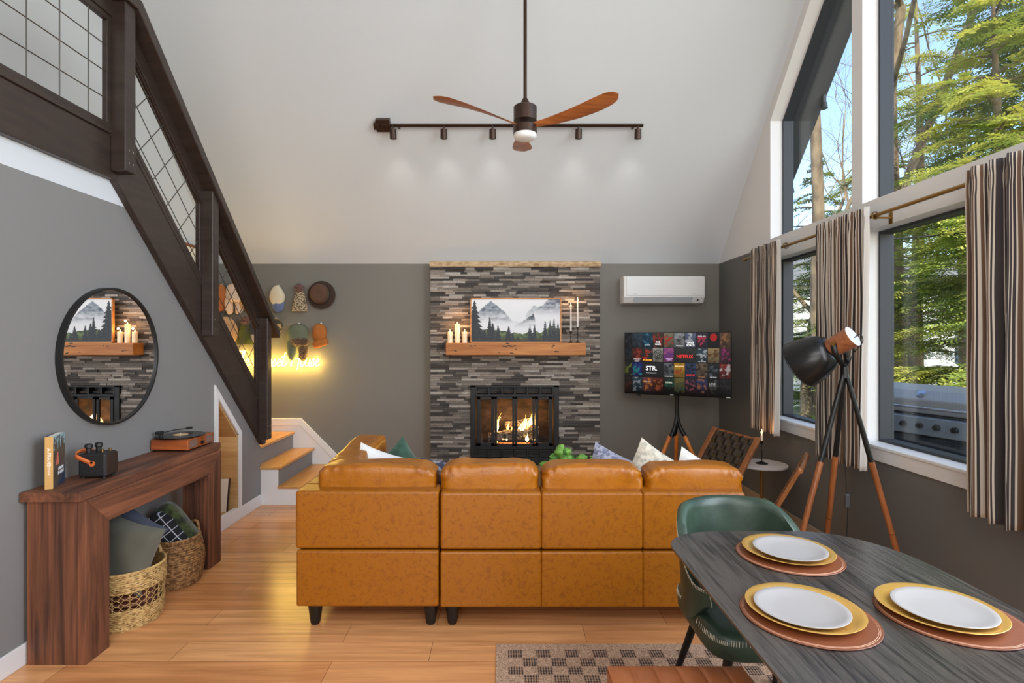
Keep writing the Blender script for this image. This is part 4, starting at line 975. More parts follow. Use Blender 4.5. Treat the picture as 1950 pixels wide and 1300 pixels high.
b = MB(); zz = tz1 + .10; b.cyl((-2.185, 3.52, tz1 + .066), (-2.185, 3.52, zz), .012, n=14); b.box(-2.2, -2.17, 3.485, 3.53, zz - .006, zz + .014); b.tube([(-2.185, 3.53, zz), (-2.17, 3.66, zz), (-2.14, 3.75, zz - .004)], .0035, 8); b.box(-2.15, -2.125, 3.74, 3.775, zz - .01, zz + .004)
b.build('tonearm', M_black, r, bevel=.001)
# ================================================================ mirror
yc, zc, R0 = 3.128, 1.417, .386
r = root('wall_mirror', (XL, yc, zc - R0), 'round mirror in a deep black metal rim on the grey left wall', 'mirror')
MB().lathe([(R0 - .012, 0), (R0, 0), (R0, .034), (R0 - .006, .036), (R0 - .012, .034), (R0 - .012, 0)], (XL + .001, yc, zc), 96, ax=(1, 0, 0)).build('rim', M_black, r, smooth=40)
M_mir = mat('mirror_glass', (.93, .94, .95, 1), .0, 1)
MB().lathe([(0, 0), (R0 - .013, 0), (R0 - .013, .006), (0, .006)], (XL + .018, yc, zc), 96, ax=(1, 0, 0)).build('mirror_glass', M_mir, r)
# ================================================================ baskets
M_bk = mat('pale_seagrass', C(214, 178, 116), .7, var=(C(150, 112, 58), (40, 40, 70), .4, .65), bump=((60, 60, 60), .3))
M_bk2 = mat('brown_water_hyacinth', C(176, 132, 82), .75, var=(C(104, 70, 38), (50, 50, 50), .4, .6), bump=((60, 60, 60), .4))
def weave(b, cx, cy, z0, z1, rf, rows, n=36, amp=.0035, tr=.0055):
    for i in range(rows):
        z = z0 + (z1 - z0) * (i + .5) / rows; P = []
        for k in range(n * 2):
            t = 2 * PI * k / (n * 2); rr_ = rf(z) + amp * (1 if (k + i) % 2 else -1); P.append((cx + rr_ * math.cos(t), cy + rr_ * math.sin(t), z + .0015 * math.sin(k * 1.7 + i)))
        b.tube(P, tr, 5, closed=True)
cx, cy = -2.03, 2.975
r = root('wicker_basket', (cx, cy, 0), 'pale seagrass basket with open lattice band under the near end of the console', 'basket')
rf = lambda z: .158 + .02 * math.sin(min(1, z / .3) * PI * .62)
b = MB(); weave(b, cx, cy, .012, .115, rf, 10); weave(b, cx, cy, .205, .30, rf, 9); b.tube([(cx + (rf(.3) + .002) * math.cos(t * PI / 24), cy + (rf(.3) + .002) * math.sin(t * PI / 24), .304) for t in range(48)], .0075, 8, closed=True)
b.lathe([(0, 0), (.155, 0), (.155, .01), (0, .01)], (cx, cy, .001), 36)
b.build('woven_wall', M_bk, r, smooth=70)
b = MB()
for s_ in (-1, 1):
    for rowi in range(3):
        z0_, z1_ = .115 + .03 * rowi, .145 + .03 * rowi
        P = [(cx + rf(z0_) * math.cos(t * PI / 90), cy + rf(z0_) * math.sin(t * PI / 90), (z0_ + z1_) / 2 + s_ * .015 * math.sin(t * PI / 90 * 14)) for t in range(180)]
        b.tube(P, .0017, 5, closed=True)
for k in range(14): t = 2 * PI * k / 14; b.tube([(cx + (rf(.11) - .004) * math.cos(t), cy + (rf(.11) - .004) * math.sin(t), .1), (cx + (rf(.21) - .004) * math.cos(t), cy + (rf(.21) - .004) * math.sin(t), .215)], .0022, 5)
b.build('lattice', M_bk, r, smooth=70)
def handle(cx_, cy_, rr_, ang, z, w_, h_, m_, par):
    P = []
    for i in range(13):
        t = PI * i / 12; a = ang + (w_ / rr_) * math.cos(t); P.append((cx_ + rr_ * math.cos(a), cy_ + rr_ * math.sin(a), z + h_ * math.sin(t)))
    b = MB(); b.tube(P, .0085, 8)
    for k in range(24):
        pass
    return b.build('handle', m_, par, smooth=60)
handle(cx, cy, rf(.3) + .003, math.radians(-100), .30, .055, .06, M_bk, r); handle(cx, cy, rf(.3) + .003, math.radians(80), .30, .055, .06, M_bk, r)
b = MB()
for i in range(6):
    z = .05 + .036 * i; b.T = Matrix.Translation((cx, cy, z)) @ Matrix.Rotation(.1 * (i % 3), 4, 'Z'); b.soft((0, 0, 0), (.128, .128, .017), .6, 8, 24, .002, 9, i)
b.T = None
tag(b.build('folded_throw', mat('brown_leather_look', C(122, 74, 60), .5), smooth=60), 'brown throw folded inside the pale seagrass basket, showing through the lattice', 'throw')
pil('floor_cushion', (-2.015, 2.93, .375), .36, .13, (-12, 14, -8), mat('olive_grey_cotton', C(92, 90, 78), .9, sheen=.2), 'olive grey cotton cushion stuffed in the pale seagrass basket', seed=8)
pil('floor_cushion', (-2.075, 3.04, .405), .33, .11, (-14, 30, -6), mat('navy_cotton', C(66, 70, 84), .9), 'dark blue grey cushion behind the olive one in the pale basket', seed=9)
cx, cy = -2.04, 3.43
r = root('wicker_basket', (cx, cy, 0), 'darker braided basket with rounded sides behind the pale one under the console', 'basket')
rf2 = lambda z: .125 + .032 * math.sin(min(1, z / .29) * PI * .9 + .12)
b = MB(); weave(b, cx, cy, .012, .285, rf2, 20, 30, .004, .0078); b.tube([(cx + (rf2(.285) + .002) * math.cos(t * PI / 24), cy + (rf2(.285) + .002) * math.sin(t * PI / 24), .29) for t in range(48)], .0095, 8, closed=True)
b.lathe([(0, 0), (.125, 0), (.125, .01), (0, .01)], (cx, cy, .001), 36); b.build('woven_wall', M_bk2, r, smooth=70)
handle(cx, cy, rf2(.285), math.radians(62), .285, .05, .065, M_bk2, r); handle(cx, cy, rf2(.285), math.radians(-118), .285, .05, .065, M_bk2, r)
M_plaid = bpy.data.materials.new('black_white_grid'); M_plaid.use_nodes = True
nt = M_plaid.node_tree; p = nt.nodes['Principled BSDF']; tc = nt.nodes.new('ShaderNodeTexCoord'); br = nt.nodes.new('ShaderNodeTexBrick'); br.offset = 0; br.inputs['Scale'].default_value = 1
br.inputs['Brick Width'].default_value = .05; br.inputs['Row Height'].default_value = .05; br.inputs['Mortar Size'].default_value = .0022; br.inputs['Mortar Smooth'].default_value = 0
br.inputs['Color1'].default_value = br.inputs['Color2'].default_value = C(28, 28, 32); br.inputs['Mortar'].default_value = C(190, 190, 200); p.inputs['Roughness'].default_value = .95
mp = nt.nodes.new('ShaderNodeMapping'); mp.inputs['Rotation'].default_value = (math.radians(90), 0, 0); nt.links.new(tc.outputs['Object'], mp.inputs[0]); nt.links.new(mp.outputs[0], br.inputs[0]); nt.links.new(br.outputs[0], p.inputs['Base Color'])
def bolster(loc, h, R_, m_, nm, lab, seed):
    b = MB(); b.soft((0, 0, 0), h, .5, 18, 36, .012, 9, seed); o = b.build(nm, m_, smooth=80, base=(0, 0, 0)); o.location = loc; o.rotation_euler = [math.radians(a) for a in R_]; return tag(o, lab, 'throw')
bolster((-2.055, 3.375, .325), (.065, .05, .15), (0, -38, 10), M_plaid, 'rolled_throw', 'black throw with a white grid rolled up in the darker basket', 2)
bolster((-2.035, 3.46, .34), (.07, .05, .17), (0, -38, 10), mat('moss_green_plush', C(70, 82, 40), .95, var=(C(30, 38, 20), (22,) * 3, .4, .6), bump=((30,) * 3, .8), sheen=.5), 'rolled_throw', 'moss green plush throw rolled up in the darker basket', 5)
# board leaning in the cupboard
b = MB(); b.T = Matrix.Translation((XL - .21, 4.555, .087)) @ Matrix.Rotation(math.radians(-9), 4, 'X') @ Matrix.Rotation(math.radians(4), 4, 'Z')
r = root('canvas_board', (XL - .21, 4.555, .087), 'white canvas board with dark edge leaning inside the small cupboard under the stairs', 'canvas')
b.box(-.17, .15, -.006, .006, 0, .27); b.build('panel', mat('cream_canvas', C(222, 212, 192), .8), r, bevel=.002)
b2 = MB(); b2.T = b.T; b2.box(.1505, .160, -.007, .010, .001, .272); b2.build('edge', M_brown, r)
# ================================================================ woven lounge chairs
M_teak = woodmat('warm_teak', C(180, 114, 64), C(130, 78, 42), 2, .9, .35, .4, .08)
M_strap = mat('black_leather_strap', C(62, 52, 44), .42, bump=((60,) * 3, .1))
def bar(b, p, q, w_, h_, up):
    p, q = Vector(p), Vector(q); d = (q - p).normalized(); s_ = d.cross(Vector(up)).normalized(); u = s_.cross(d)
    b.add([p + s_ * a * w_ / 2 + u * c * h_ / 2 for a, c in ((-1, -1), (1, -1), (1, 1), (-1, 1))] + [q + s_ * a * w_ / 2 + u * c * h_ / 2 for a, c in ((-1, -1), (1, -1), (1, 1), (-1, 1))],
          [(3, 2, 1, 0), (4, 5, 6, 7), (0, 1, 5, 4), (1, 2, 6, 5), (2, 3, 7, 6), (3, 0, 4, 7)])
def weave_panel(b, o, ux_, uy_, wd, ht, nx, ny, n_):
    """over and under straps on a flat frame"""
    o, ux_, uy_, n_ = Vector(o), Vector(ux_), Vector(uy_), Vector(n_)
    sw, sh = wd / nx, ht / ny
    for i in range(nx):
        c = (i + .5) * sw; N_ = ny * 6
        P = []
        for k in range(N_ + 1):
            t = k / N_ * ny; ph = math.cos(PI * (t - .5) + PI * i + PI / 2 * 0) ; P.append(o + ux_ * c + uy_ * (k / N_ * ht) + n_ * .010 * math.sin(PI * (t) + PI * i))
        vv = []; half = sw * .44
        for q in P: vv += [q - ux_ * half - n_ * .0, q + ux_ * half]
        b.add(vv, [(2 * k, 2 * k + 1, 2 * k + 3, 2 * k + 2) for k in range(N_)])
    for j in range(ny):
        c = (j + .5) * sh; N_ = nx * 6; P = []
        for k in range(N_ + 1):
            t = k / N_ * nx; P.append(o + uy_ * c + ux_ * (k / N_ * wd) - n_ * .010 * math.sin(PI * t + PI * j))
        vv = []; half = sh * .44
        for q in P: vv += [q - uy_ * half, q + uy_ * half]
        b.add(vv, [(2 * k, 2 * k + 1, 2 * k + 3, 2 * k + 2) for k in range(N_)])
def lounge(lab, base, fwd, rec=.25, W_=.60, zt=.735, tilt=0):
    """fwd: direction the sitter faces; base = middle of the back's top rail on the floor"""
    f = Vector((fwd[0], fwd[1], 0)).normalized(); s_ = Vector((-f.y, f.x, 0)); B0 = Vector(base)
    r = root('lounge_chair', B0 + f * .35, lab, 'chair', None)
    P = lambda a, c, z: B0 + f * a + s_ * c + Vector((0, 0, z))
    for sg in (-1, 1):
        c = sg * (W_ / 2 - .02)
        b = MB(); bar(b, P(0, c, zt), P(rec + .03, c, .27), .026, .055, s_); bar(b, P(rec + .03, c, .29), P(rec + .18, c, .0), .026, .05, s_); b.build('back_post', M_teak, r, bevel=.008)
        b = MB(); bar(b, P(rec - .08, c, .25), P(rec + .56, c, .36), .026, .05, s_); b.build('seat_rail', M_teak, r, bevel=.008)
        b = MB(); bar(b, P(rec + .46, c, .345), P(rec - .12, c, 0), .026, .05, s_); b.build('leg', M_teak, r, bevel=.008)
    b = MB(); b.cyl(P(0, -W_ / 2 + .02, zt - .02), P(0, W_ / 2 - .02, zt - .02), .014, n=12); b.cyl(P(rec, -W_ / 2 + .02, .31), P(rec, W_ / 2 - .02, .31), .014, n=12); b.cyl(P(rec + .54, -W_ / 2 + .02, .357), P(rec + .54, W_ / 2 - .02, .357), .014, n=12)
    b.build('crossbar', M_teak, r, smooth=50)
    bb = MB(); o = P(0, -W_ / 2 + .05, zt - .012); e = P(rec * .97, -W_ / 2 + .05, .33); uy_ = (e - o); ht = uy_.length; uy_.normalize()
    weave_panel(bb, o, s_, uy_, W_ - .10, ht, 9, 7, s_.cross(uy_))
    bb.build('woven_back', M_strap, r, solid=.003)
    bb = MB(); o = P(rec + .03, -W_ / 2 + .05, .30); e = P(rec + .54, -W_ / 2 + .05, .37); uy_ = (e - o); ht = uy_.length; uy_.normalize()
    weave_panel(bb, o, s_, uy_, W_ - .10, ht, 9, 7, s_.cross(uy_)); bb.build('woven_seat', M_strap, r, solid=.003)
    return r, P
r, P = lounge('teak lounge chair with woven black strap back in the corner below the television', (1.99, 4.72, 0), (-.97, -.22), .24, .62, .725)
r, P = lounge('teak lounge chair seen edge on between side table and tripod lamp', (1.955, 3.58, 0), (-.84, .54), .20, .58, .73)
# round side table
stx, sty, stz = 2.12, 4.52, .50
r = root('side_table', (stx, sty, 0), 'small round white topped side table on a brass stem', 'side table')
MB().lathe([(0, 0), (.19, 0), (.195, .006), (.195, .018), (0, .018)], (stx, sty, stz - .018), 56).build('table_top', mat('white_marble', C(214, 212, 210), .35, var=(C(190, 188, 188), (5, 5, 5), .5, .7)), r, smooth=40)
MB().cyl((stx, sty, .015), (stx, sty, stz - .018), .0125, n=16).build('stem', M_brass, r, smooth=40)
MB().lathe([(0, 0), (.13, 0), (.13, .012), (.02, .02), (0, .02)], (stx, sty, 0), 40).build('base', M_brass, r, smooth=40)
cx_ = stx; cy_ = sty
rr = EYE + (CY - 841) * cy_ / F
taper(cx_, cy_, stz, rr, EYE + (CY - 826) * cy_ / F, 'the black candlestick on the round side table', rb_=.048, g='')
# ================================================================ tripod floor lamp
P0 = Vector((1.815, 2.98, 1.487)); nv = Vector((.499, -.70, .505)).normalized()
r = root('floor_lamp', (1.85, 3.05, 0), 'tripod floor lamp with black metal shade and wooden neck by the windows', 'floor lamp')
R_ = lambda h, rd: (rd, h)
MB().lathe([(0, -.05), (.052, -.05), (.057, .078), (0, .078)], P0, 40, ax=nv).build('lamp_neck', woodmat('walnut_neck', C(160, 98, 60), C(120, 62, 34), 0, 1.2, .4, .3, .05), r, smooth=40)
MB().lathe([(0, .0785), (.0572, .0785), (.0572, .081), (0, .083)], P0, 40, ax=nv).build('lamp_cap', M_white, r, smooth=40)
sh = [(.054, -.045), (.075, -.052), (.098, -.08), (.120, -.13), (.133, -.19), (.138, -.235)]
MB().lathe([(r__, h_) for r__, h_ in sh] + [(r__ - .002, h_) for r__, h_ in sh[::-1]], P0, 56, ax=nv).build('lamp_shade', mat('black_enamel', C(26, 25, 25), .28, .2), r, smooth=60)
MB().tube([P0 + (Matrix.Identity(3) @ v) for v in []] or [P0 - nv * .235 + q for q in [Vector((0, 0, 0))] * 0] or [P0, P0], .001).v
q_ = Vector((0, 0, 1)).rotation_difference(nv)
b = MB(); b.tube([P0 + q_ @ Vector((.138 * math.cos(t * PI / 28), .138 * math.sin(t * PI / 28), -.235)) for t in range(56)], .0028, 6, closed=True); b.build('shade_rim', M_blkmet, r, smooth=60)
b = MB(); b.soft(P0 - nv * .12, (.035, .035, .035), 1, 12, 20); b.build('bulb', mat('milky_bulb', C(240, 238, 230), .3), r, smooth=60)
jx = Vector((1.853, 2.99, 1.352)); sdv = nv.cross(Vector((0, 0, 1))).normalized()
b = MB(); A_ = P0 + sdv * .062; Bq = P0 - sdv * .062
P = smoothline([A_, A_ + Vector((.01, .0, -.05)), jx + sdv * .045 + Vector((-.005, 0, .045)), jx + Vector((0, 0, .012)), jx - sdv * .045 + Vector((-.005, 0, .045)), Bq + Vector((.01, 0, -.05)), Bq], 6)
vv = []; wv = nv.cross(sdv).cross(sdv).normalized()
for p_ in P: vv += [p_ - nv * .011 * .8 - Vector((.008, 0, 0)), p_ + nv * .011 * .8 + Vector((.008, 0, 0))]
b.add(vv, [(2 * k, 2 * k + 1, 2 * k + 3, 2 * k + 2) for k in range(len(P) - 1)]); b.build('yoke', M_blkmet, r, smooth=60, solid=.003)
b = MB(); b.cyl(A_ + sdv * .0, A_ + sdv * .006, .011, n=18); b.cyl(Bq, Bq - sdv * .006, .011, n=18); b.build('pivot_knob', M_brass, r, smooth=40)
b = MB(); b.cyl(jx + Vector((0, 0, .012)), jx + Vector((0, 0, -.05)), .017, .02, 16); b.build('hub', M_blkmet, r, smooth=40)
M_lleg = woodmat('lamp_leg_wood', C(162, 96, 52), C(124, 70, 36), 2, 1, .35, .3, .03)
for ft in ((1.475, 2.95, 0), (2.215, 2.95, 0), (1.94, 3.36, 0)):
    ft = Vector(ft); a = jx + (ft - jx).normalized() * .02; m1 = jx.lerp(ft, .37)
    o = MB().tube([a, m1], [.0115, .0145], 14).build('leg', M_blkmet, r, smooth=50)
    MB().tube([m1, m1.lerp(ft, .45)], [.0155, .0145], 14).build('wood_section', M_lleg, o, smooth=50)
    MB().tube([m1.lerp(ft, .455), ft], [.015, .011], 14).build('wood_section', M_lleg, o, smooth=50)
M_cord = mat('black_cord', C(20, 20, 20), .5)
cap = P0 + nv * .083
b = MB(); P = [cap - nv * .004 + Vector((.004, -.002, -.01)), cap + nv * .03 + Vector((.006, 0, -.005)), cap + nv * .02 + Vector((.03, 0, -.04)), P0 + Vector((.085, .01, -.05)), jx + Vector((.03, .0, .045)), jx + Vector((.015, .03, -.03)), jx + Vector((.03, .05, -.3)), (1.88, 3.04, .95), (1.895, 3.04, .66), (1.90, 3.04, .58), (1.90, 3.045, .40), (1.93, 3.05, .25), (1.94, 3.05, .02), (2.1, 3.2, .004), (2.3, 3.4, .004)]
b.tube(smoothline(P, 6), .0026, 8); b.build('cord', M_cord, r, smooth=60)
b = MB(); b.box(1.885, 1.91, 3.03, 3.052, .585, .66); b.build('foot_switch', mat('grey_plastic_switch', C(70, 70, 72), .4), r, bevel=.006)
# ================================================================ curtains
def curtain_mat():
    m = bpy.data.materials.new('striped_linen'); m.use_nodes = True; n = m.node_tree.nodes; L = m.node_tree.links; p = n['Principled BSDF']
    a = n.new('ShaderNodeAttribute'); a.attribute_name = 'Col'; sx_ = n.new('ShaderNodeSeparateColor'); L.new(a.outputs[0], sx_.inputs[0])
    mu = n.new('ShaderNodeMath'); mu.operation = 'MULTIPLY'; mu.inputs[1].default_value = 1 / .135; L.new(sx_.outputs[0], mu.inputs[0])
    fr = n.new('ShaderNodeMath'); fr.operation = 'FRACT'; L.new(mu.outputs[0], fr.inputs[0])
    r = n.new('ShaderNodeValToRGB'); r.color_ramp.interpolation = 'CONSTANT'; L.new(fr.outputs[0], r.inputs[0])
    cr = C(226, 214, 198); dk = C(70, 63, 64); bw = C(122, 94, 76)
    st_ = [(0, dk), (.17, cr), (.20, dk), (.26, cr), (.29, dk), (.36, cr), (.40, bw), (.50, cr), (.54, dk), (.60, cr), (.68, bw), (.76, cr), (.79, dk), (.86, cr), (.90, dk), (.96, cr)]
    e = r.color_ramp.elements; e[0].position = 0; e[0].color = dk; e[1].position = .17; e[1].color = cr
    for q, c in st_[2:]: k = e.new(q); k.color = c
    mx = n.new('ShaderNodeMix'); mx.data_type = 'RGBA'; L.new(sx_.outputs[1], mx.inputs[0]); L.new(r.outputs[0], mx.inputs[6]); mx.inputs[7].default_value = C(232, 228, 222)
    L.new(mx.outputs[2], p.inputs['Base Color']); p.inputs['Roughness'].default_value = .9
    tr = n.new('ShaderNodeBsdfTranslucent'); L.new(mx.outputs[2], tr.inputs[0]); ms = n.new('ShaderNodeMixShader'); ms.inputs[0].default_value = .22
    L.new(p.outputs[0], ms.inputs[1]); L.new(tr.outputs[0], ms.inputs[2]); L.new(ms.outputs[0], n['Material Output'].inputs[0])
    tc = n.new('ShaderNodeTexCoord'); t = n.new('ShaderNodeTexNoise'); t.inputs['Scale'].default_value = 300; L.new(tc.outputs['Object'], t.inputs[0]); b = n.new('ShaderNodeBump'); b.inputs['Strength'].default_value = .08; L.new(t.outputs[0], b.inputs['Height']); L.new(b.outputs[0], p.inputs['Normal'])
    return m
M_cur = curtain_mat(); RX, RZd = 2.25, 2.262
def curtain(y0, y1, zt, zb, folds, amp, seed, lab, plain_near=.12, plain_far=0):
    r = root('curtain', (RX, (y0 + y1) / 2, zb), lab, 'curtain', None)
    b = MB(); NU, NV = folds * 14, 46; W_ = abs(y1 - y0) * 2.0
    def fn(u, v):
        ph = 2 * PI * folds * u + .9 * noise.noise(Vector((u * 5, seed, v * .6)))
        am = amp * (.55 + .45 * (1 - v)) * (1 + .35 * noise.noise(Vector((u * 6, seed + 3, v))))
        y = y0 + (y1 - y0) * (u + .018 * math.sin(ph * 2) * (1 - v * .5)) + (1 - v) * .03 * (u - .5) + .01 * noise.noise(Vector((u * 9, v * 3, seed)))
        if v > .965: am *= 1.12
        elif v > .93: am *= .8
        return (RX - .045 + am * math.sin(ph) + .006 * noise.noise(Vector((u * 4, v * 5, seed))), y, zb + (zt - zb) * v + .006 * math.sin(ph) * (1 - v))
    def cf(u, v): return (u * W_ + seed * .037, 1.0 if u > 1 - plain_near or u < plain_far else 0.0, 0, 1)
    b.grid(fn, NU, NV, cf=cf); b.build('cloth', M_cur, r, smooth=80, solid=.0025)
    g = MB()
    for u in (0.03, .985):
        y = y0 + (y1 - y0) * u
        g.tube([(RX + .021 * math.cos(t * PI / 8), y, RZd + .021 * math.sin(t * PI / 8)) for t in range(16)], .0042, 6, closed=True)
    g.build('grommet', M_brass, r, smooth=60)
curtain(4.92, 4.38, 2.315, .745, 5, .030, 1, 'shortest striped curtain, at the far end of the window wall', .16)
curtain(3.89, 3.325, 2.315, .715, 8, .032, 2, 'striped curtain in the middle, behind the tripod lamp', .12)
curtain(2.635, 2.0, 2.315, .69, 7, .036, 5, 'largest striped curtain at the right edge, nearest the dining table', .05)
for ya, yb_, lab in ((3.5, 5.12, 'brass curtain rod over the far window'), (1.9, 3.44, 'brass curtain rod over the near window')):
    r = root('curtain_rod', (RX, (ya + yb_) / 2, RZd), lab, 'curtain rod', 'brass curtain rods')
    MB().cyl((RX, ya, RZd), (RX, yb_, RZd), .011, n=16).build('rod', M_brass, r, smooth=40)
    b = MB(); b.lathe([(0, 0), (.016, 0), (.018, .012), (.012, .02), (0, .02)], (RX, yb_, RZd), 16, ax=(0, 1, 0)); b.lathe([(0, 0), (.016, 0), (.018, .012), (.012, .02), (0, .02)], (RX, ya, RZd), 16, ax=(0, -1, 0)); b.build('finial', M_brass, r, smooth=40)
    b = MB()
    for y in (ya + .05, yb_ - .1): b.box(RX - .006, XR, y - .006, y + .006, RZd - .018, RZd - .008); b.box(XR - .004, XR - .0005, y - .015, y + .015, RZd - .05, RZd + .02); b.box(RX - .008, RX + .008, y - .006, y + .006, RZd - .014, RZd - .008)
    b.build('bracket', M_brass, r)
# ================================================================ rug
M_rug = bpy.data.materials.new('checked_woven_rug'); M_rug.use_nodes = True
nt = M_rug.node_tree; n = nt.nodes; L = nt.links; p = n['Principled BSDF']; tc = n.new('ShaderNodeTexCoord'); sp = n.new('ShaderNodeSeparateXYZ'); L.new(tc.outputs['Object'], sp.inputs[0])
ck = n.new('ShaderNodeTexChecker'); ck.inputs['Scale'].default_value = 1 / .0675; ck.inputs[1].default_value = (0, 0, 0, 1); ck.inputs[2].default_value = (1, 1, 1, 1)
mp = n.new('ShaderNodeMapping'); mp.inputs['Location'].default_value = (-.058, .055, .01); L.new(tc.outputs['Object'], mp.inputs[0]); L.new(mp.outputs[0], ck.inputs[0])
# coarse weave: tiny checks inside the dark squares
c2 = n.new('ShaderNodeTexChecker'); c2.inputs['Scale'].default_value = 1 / .0085; mp3 = n.new('ShaderNodeMapping'); mp3.inputs['Rotation'].default_value = (0, 0, .78); mp3.inputs['Location'].default_value = (0, 0, .003); L.new(tc.outputs['Object'], mp3.inputs[0]); L.new(mp3.outputs[0], c2.inputs[0])
c2.inputs[1].default_value = C(196, 160, 132); c2.inputs[2].default_value = C(34, 32, 36)
nz_ = n.new('ShaderNodeTexNoise'); nz_.inputs['Scale'].default_value = 220; L.new(tc.outputs['Object'], nz_.inputs[0]); rr_ = n.new('ShaderNodeValToRGB'); rr_.color_ramp.elements[0].color = C(136, 106, 84); rr_.color_ramp.elements[1].color = C(218, 186, 158); rr_.color_ramp.elements[0].position = .35; rr_.color_ramp.elements[1].position = .65; L.new(nz_.outputs[0], rr_.inputs[0])
dkk = n.new('ShaderNodeMix'); dkk.data_type = 'RGBA'; dkk.inputs[0].default_value = .25; L.new(c2.outputs[0], dkk.inputs[6]); dkk.inputs[7].default_value = C(40, 38, 42)
mx = n.new('ShaderNodeMix'); mx.data_type = 'RGBA'; L.new(rr_.outputs[0], mx.inputs[6]); L.new(dkk.outputs[2], mx.inputs[7])
def cmp_(out, thr, op): q = n.new('ShaderNodeMath'); q.operation = op; L.new(out, q.inputs[0]); q.inputs[1].default_value = thr; return q.outputs[0]
def mul(a, b_): q = n.new('ShaderNodeMath'); q.operation = 'MULTIPLY'; L.new(a, q.inputs[0]); L.new(b_, q.inputs[1]); return q.outputs[0]
inside = mul(mul(cmp_(sp.outputs[0], .058, 'GREATER_THAN'), cmp_(sp.outputs[0], 1.95 - .058, 'LESS_THAN')), cmp_(sp.outputs[1], -.055, 'LESS_THAN'))
L.new(mul(ck.outputs[1], inside), mx.inputs[0]); L.new(mx.outputs[2], p.inputs['Base Color']); p.inputs['Roughness'].default_value = 1
bp = n.new('ShaderNodeBump'); bp.inputs['Strength'].default_value = .6; bp.inputs['Distance'].default_value = .003; L.new(nz_.outputs[0], bp.inputs['Height']); L.new(bp.outputs[0], p.inputs['Normal'])
o = MB().box(-.034, 1.90, .05, 2.725, .0005, .008).build('area_rug', M_rug, base=(-.034, 2.725, .0005), bevel=.003)
tag(o, 'tan woven rug with black checked pattern under the dining table', 'rug')
# ================================================================ dining table
M_tab = woodmat('black_stained_oak', C(74, 68, 64), C(22, 21, 21), 1, 1.5, .27, .8, .15)
M_tab.node_tree.nodes['Principled BSDF'].inputs['Specular IOR Level'].default_value = 1.0
tx0, tx1, tyf, tyn = .615, 1.442, 2.185, .42
def outline(ins=0):
    P = []; cxm = (tx0 + tx1) / 2; hw = (tx1 - tx0) / 2 - ins
    def corner(cx_, cy_, rx_, ry_, a0, a1):
        for i in range(13):
            a = math.radians(a0 + (a1 - a0) * i / 12); e_ = .86
            P.append((cx_ + math.copysign(abs(math.cos(a)) ** e_, math.cos(a)) * (rx_ - ins), cy_ + math.copysign(abs(math.sin(a)) ** e_, math.sin(a)) * (ry_ - ins)))
    corner(cxm + .10, tyf - .42, hw + ins - .10, .42, 0, 90); corner(cxm - .14, tyf - .20, hw + ins - .14, .20, 90, 180)
    corner(cxm - .10, tyn + .3, hw + ins - .10, .3, 180, 270); corner(cxm + .10, tyn + .3, hw + ins - .10, .3, 270, 360)
    return P
r = root('dining_table', (1.03, 1.3, 0), 'dark stained wood dining table with rounded ends, set with plates', 'dining table')
b = MB(); O1, O2 = outline(0), outline(.022); nn_ = len(O1)
vv = [(x, y, .75) for x, y in O1] + [(x, y, .742) for x, y in O1] + [(x, y, .722) for x, y in O2]
b.add(vv, [tuple(range(nn_)), tuple(range(2 * nn_, 3 * nn_))[::-1]] + [(i + nn_, (i + 1) % nn_ + nn_, (i + 1) % nn_, i) for i in range(nn_)] + [(i + 2 * nn_, (i + 1) % nn_ + 2 * nn_, (i + 1) % nn_ + nn_, i + nn_) for i in range(nn_)])
b.build('table_top', M_tab, r, bevel=.0015)
b = MB(); b.lathe([(0, 0), (.26, 0), (.26, .012), (.06, .03), (.05, .70), (.14, .722), (0, .722)], (1.08, 1.2, .009), 40, sx=1, sy=1.2); b.build('pedestal', M_black, r, smooth=40)
# place settings
M_mat_ = mat('cognac_leather', C(122, 68, 42), .45, bump=((200,) * 3, .1)); M_st = mat('pale_thread', C(206, 160, 132), .7)
M_gold = mat('polished_gold', C(236, 186, 96), .25, .6); M_plate = mat('warm_white_stoneware', C(166, 162, 161), .32)
def setting(x, y, wx, wy, gx, gy, where):
    z = .7512
    r = root('placemat', (x, y, z), 'round brown leather placemat ' + where, 'placemat', None)
    MB().lathe([(0, 0), (.171, 0), (.172, .0015), (.171, .003), (0, .003)], (x, y, z), 72).build('leather', M_mat_, r, smooth=40)
    b = MB()
    for q in (.165, .161): b.tube([(x + q * math.cos(t * PI / 40), y + q * math.sin(t * PI / 40), z + .003) for t in range(80)], .0006, 4, closed=True)
    b.build('stitching', M_st, r)
    z += .0034; o = MB().lathe([(0, 0), (.09, 0), (.105, .001), (.13, .010), (.148, .016), (.1485, .0172), (.147, .018), (.128, .012), (.104, .004), (.09, .003), (0, .003)], (gx, gy, z), 80).build('charger_plate', M_gold, smooth=50)
    tag(o, 'glossy gold charger plate ' + where, 'charger plate')
    z += .0044; o = MB().lathe([(0, 0), (.07, 0), (.075, .004), (.105, .011), (.1185, .0165), (.119, .018), (.1175, .019), (.105, .0155), (.08, .009), (.06, .0075), (0, .007)], (wx, wy, z), 80).build('dinner_plate', M_plate, smooth=50)
    tag(o, 'off white stoneware plate ' + where, 'plate')
setting(1.0, 1.93, 1.006, 1.935, 1.003, 1.943, 'at the far end of the table by the green chair')
setting(.832, 1.506, .815, 1.508, .828, 1.519, 'at the near left side of the table')
setting(1.215, 1.506, 1.203, 1.508, 1.20, 1.519, 'on the window side of the table, at the right edge')
